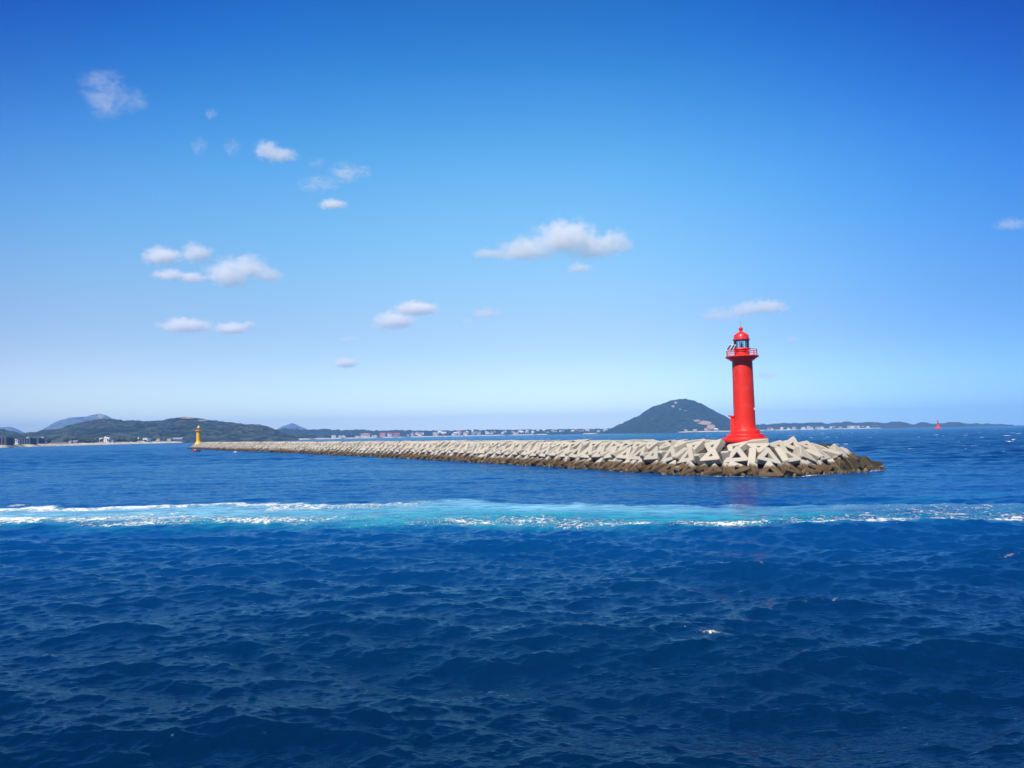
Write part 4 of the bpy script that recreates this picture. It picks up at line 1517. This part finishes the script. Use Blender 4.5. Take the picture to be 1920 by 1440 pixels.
# small boat and float in front of the far breakwater
bp_ = sea(368, 847.2)
BO = empty('small_boat', (bp_.x, bp_.y, 0.0), 0.15)
tag(BO, 'tiny dark motor boat with a red bow on the water before the yellow lighthouse', 'boat')
bm = bmesh.new()
ns = 12
secs = []
for k in range(ns + 1):
    t = k / ns
    x = -2.2 + 4.6 * t
    w = 0.85 * (1 - max(0, (t - 0.45) / 0.55) ** 2.2) + 0.02
    top = 0.75 + 0.35 * t * t
    secs.append([bm.verts.new(c) for c in ((x, -w, top), (x, -w * 0.75, 0.05), (x, 0, -0.2 + 0.3 * max(0, t - 0.7)), (x, w * 0.75, 0.05), (x, w, top), (x, w * 0.8, top - 0.3), (x, -w * 0.8, top - 0.3))])
for a, c in zip(secs[:-1], secs[1:]):
    for i in range(7):
        f = bm.faces.new((a[i], a[(i + 1) % 7], c[(i + 1) % 7], c[i]))
        f.material_index = 1 if a[0].co.x < -0.9 else 0
bm.faces.new(secs[0])
bm.faces.new(secs[-1])
from_bm('hull', bm, [M_DARK, M_REDP], BO)
bm = bmesh.new()
box(bm, (-0.6, 0, 1.15), (1.1, 0.95, 0.95), 0, None, 0.08)
from_bm('cabin', bm, simple('boat_pink', (0.6, 0.22, 0.25), 0.5), BO)
bm = bmesh.new()
box(bm, (-2.35, 0, 0.75), (0.3, 0.35, 0.7), 0, None, 0.05)
from_bm('outboard_motor', bm, M_DARK, BO)
fp = sea(441, 848.6)
FB = empty('float', (fp.x, fp.y, 0))
tag(FB, 'tiny white float on the water in front of the far breakwater', 'float')
bm = bmesh.new()
ball(bm, (0, 0, 0.1), 0.62, 16, 0, (1.4, 1, 0.8))
from_bm('float_body', bm, M_WHITE, FB, True)
bm = bmesh.new()
rod(bm, (0, 0, 0.5), (0, 0, 1.0), 0.05, 8)
from_bm('float_ring', bm, M_DARK, FB)


# ------------------------------------------------------------------ clouds
def cloud(lobes, label, dens=1.0, amp=1.0, flat=1.45, wisp=False):
    """lobes in picture pixels (cx, cy, rx, ry) turned into real ellipsoids far away"""
    L0 = np.array(lobes, float)
    cx_, cy_ = L0[:, 0].mean(), L0[:, 1].mean()
    el = math.atan2(hz(cx_) - cy_, F)
    D = min(12500.0, max(2600.0, 1250.0 / math.tan(max(el, 0.02))))
    c0 = at(cx_, cy_, D)
    k = (c0 - Vector((0, 0, H))).length / F
    k = D / F / 1.0
    ell = []
    for (a, b_, rx, ry) in lobes:
        rx, ry = rx * 1.28, ry * 1.28
        c = at(a, b_, D) - c0
        dep = 0.75 * (rx + ry) / 2
        ell.append((c.x, random.uniform(-0.25, 0.25) * dep * k, c.z, rx * k, dep * k, ry * k))
    size = max(e[3] for e in ell)
    rmean = float(np.mean([min(e[3], e[5]) for e in ell]))
    # hull
    bm = bmesh.new()
    for e in ell:
        for th in np.linspace(0, 2 * PI, 12, endpoint=False):
            for ph in (-1.2, -0.75, -0.3, 0.1, 0.5, 0.9, 1.3):
                bm.verts.new((e[0] + 1.22 * e[3] * math.cos(ph) * math.cos(th), e[1] + 1.22 * e[4] * math.cos(ph) * math.sin(th), e[2] + 1.22 * e[5] * math.sin(ph)))
    bmesh.ops.convex_hull(bm, input=bm.verts[:])
    bmesh.ops.delete(bm, geom=[v for v in bm.verts if not v.link_faces], context='VERTS')
    m = bpy.data.materials.new('cloud_vapour')
    m.use_nodes = True
    n = NT(m.node_tree)
    m.node_tree.nodes.remove(m.node_tree.nodes['Principled BSDF'])
    P = n.node('ShaderNodeTexCoord').outputs['Object']
    warp = n.node('ShaderNodeTexNoise')
    n.put(warp.inputs['Vector'], P)
    warp.inputs['Scale'].default_value = 0.9 / rmean
    warp.inputs['Detail'].default_value = 2
    wv_ = n.vec('SUBTRACT', warp.outputs['Color'], (0.5, 0.5, 0.5))
    wv_ = n.vec('MULTIPLY', wv_, (0.55 * rmean, 0.55 * rmean, 0.55 * rmean))
    Pw = n.vec('ADD', P, wv_)
    best = None
    for e in ell:
        dq = n.vec('SUBTRACT', Pw, (e[0], e[1], e[2]))
        dq = n.vec('DIVIDE', dq, (e[3], e[4], e[5]))
        if not wisp:
            sp = n.node('ShaderNodeSeparateXYZ')
            n.put(sp.inputs[0], dq)
            zc = n.math('MAXIMUM', sp.outputs[2], n.math('MULTIPLY', sp.outputs[2], -flat))
            cb = n.node('ShaderNodeCombineXYZ')
            n.put(cb.inputs[0], sp.outputs[0])
            n.put(cb.inputs[1], sp.outputs[1])
            n.put(cb.inputs[2], zc)
            dq = cb.outputs[0]
        f = n.math('SUBTRACT', 1.0, n.vec('LENGTH', dq))
        best = f if best is None else n.math('SMOOTH_MAX', best, f, 0.25)
    nz = n.noise(n.scale(P, (1, 1, 1.25)) if not wisp else n.scale(P, (0.8, 1, 1.5)), (1.9 if not wisp else 1.3) / rmean, 8, 0.64, 0.3 if not wisp else 1.0)
    val = n.math('ADD', best, n.math('MULTIPLY', n.math('SUBTRACT', nz, 0.5), 1.6 * amp))
    if wisp:
        d_ = n.math('MULTIPLY', n.rng(val, 0.05, 0.9), n.rng(nz, 0.36, 0.66))
        d_ = n.math('MULTIPLY', d_, n.rng(best, -0.05, 0.35))
    else:
        d_ = n.math('MULTIPLY', n.rng(val, 0.04, 0.75), n.rng(best, -0.2, 0.1))
    d_ = n.math('MULTIPLY', d_, (dens if dens == SOLID else dens * 0.52) / rmean)
    vol = n.node('ShaderNodeVolumePrincipled')
    vol.inputs['Color'].default_value = (1.0, 1.0, 1.0, 1)
    vol.inputs['Anisotropy'].default_value = 0.0
    n.put(vol.inputs['Density'], d_)
    n.l.new(vol.outputs[0], m.node_tree.nodes['Material Output'].inputs['Volume'])
    try:
        m.volume_intersection_method = 'ACCURATE'
    except Exception:
        pass
    o = from_bm('cloud', bm, m, None, False, c0)
    tag(o, label, 'cloud', 'small fair-weather clouds in the blue sky')
    return o


SOLID, MEDC, FAINT = 1.45, 2.2, 0.7
cloud([(1060, 452, 66, 36), (985, 470, 58, 24), (1112, 468, 46, 26), (1156, 456, 32, 27)], 'largest white cloud, long with a domed top, high above the breakwater\'s middle', SOLID)
cloud([(912, 476, 26, 11)], 'faint wisp just left of the largest cloud', 1.4)
cloud([(1087, 503, 23, 11)], 'small faint tuft just below the largest cloud', 1.6)
cloud([(427, 514, 42, 32), (466, 503, 38, 27), (500, 517, 30, 15)], 'plump white cloud, biggest of the left-hand cluster', SOLID)
cloud([(303, 481, 36, 20)], 'white puff at the left end of the left-hand cluster', 3.6)
cloud([(368, 476, 30, 22)], 'white puff at the top of the left-hand cluster', 2.8)
cloud([(318, 517, 32, 12), (358, 521, 26, 13)], 'thin low strip of cloud at the bottom of the left-hand cluster', 2.4)
cloud([(352, 613, 50, 16)], 'flat white cloud above the yellow lighthouse', SOLID)
cloud([(435, 617, 32, 13), (467, 609, 13, 9)], 'small ragged cloud trailing right of the flat one above the yellow lighthouse', 2.6)
cloud([(738, 602, 40, 20)], 'lower left puff of the pair at mid-left sky', 3.6)
cloud([(780, 579, 42, 16)], 'upper right puff of the pair at mid-left sky', 3.6)
cloud([(912, 589, 27, 11), (876, 603, 10, 8)], 'faint small cloud right of the mid-left pair', 1.1)
cloud([(650, 682, 24, 11)], 'tiny low white puff near the horizon', 3.4)
cloud([(653, 636, 16, 6)], 'faint speck of cloud above the tiny low white puff', 0.8)
cloud([(1400, 580, 30, 16), (1436, 577, 42, 16)], 'pale flat cloud just above the red lighthouse', 1.9)
cloud([(1350, 593, 40, 16)], 'faint cloud left of the red lighthouse\'s top', 0.9)
cloud([(1437, 705, 22, 9)], 'faint smudge of cloud right of the red lighthouse\'s shaft', 0.8)
cloud([(1487, 637, 14, 8)], 'faint speck of cloud upper right of the red lighthouse', 0.8)
cloud([(1898, 421, 32, 13)], 'faint bluish cloud at the right edge of the sky', 0.55)
cloud([(502, 284, 25, 20), (526, 293, 32, 15)], 'bright little puff in the upper left sky', 2.2, 1.1, 1.5)
cloud([(648, 322, 34, 20), (676, 319, 20, 16)], 'ragged thin cloud, larger of the wisps in upper left sky', 1.4, 1.2, 1.2, True)
cloud([(600, 346, 42, 16), (594, 306, 18, 12)], 'thin veil just left of the ragged thin cloud', 0.8, 1.2, 1.2, True)
cloud([(624, 384, 26, 11)], 'small oval puff below the ragged thin cloud', 2.6)
cloud([(190, 155, 48, 32), (198, 190, 40, 34), (244, 192, 36, 24)], 'torn wispy cloud, topmost and leftmost in the sky', 1.05, 1.3, 1.2, True)
cloud([(397, 212, 14, 11)], 'tiny faint wisp right of the torn topmost cloud', 0.9, 1.2, 1.2, True)
cloud([(374, 270, 18, 18)], 'hooked faint wisp, left one of two above the left-hand cluster', 0.8, 1.2, 1.2, True)
cloud([(436, 272, 18, 18)], 'faint wisp just left of the bright little puff', 0.8, 1.2, 1.2, True)

# ------------------------------------------------------------------ haze over sea and land
bm = bmesh.new()
HZ = 15000.0
box(bm, (0, 0, (380 - 8) / 2), (2 * HZ, 2 * HZ, 380 + 8))
m = bpy.data.materials.new('haze_air')
m.use_nodes = True
n = NT(m.node_tree)
m.node_tree.nodes.remove(m.node_tree.nodes['Principled BSDF'])
vol = n.node('ShaderNodeVolumePrincipled')
vol.inputs['Color'].default_value = (0.24, 0.52, 1.0, 1)
vol.inputs['Anisotropy'].default_value = -0.2
vol.inputs['Density'].default_value = 8.5e-5
n.l.new(vol.outputs[0], m.node_tree.nodes['Material Output'].inputs['Volume'])
hzo = from_bm('haze', bm, m)
tag(hzo, None, None, None, 'stuff')
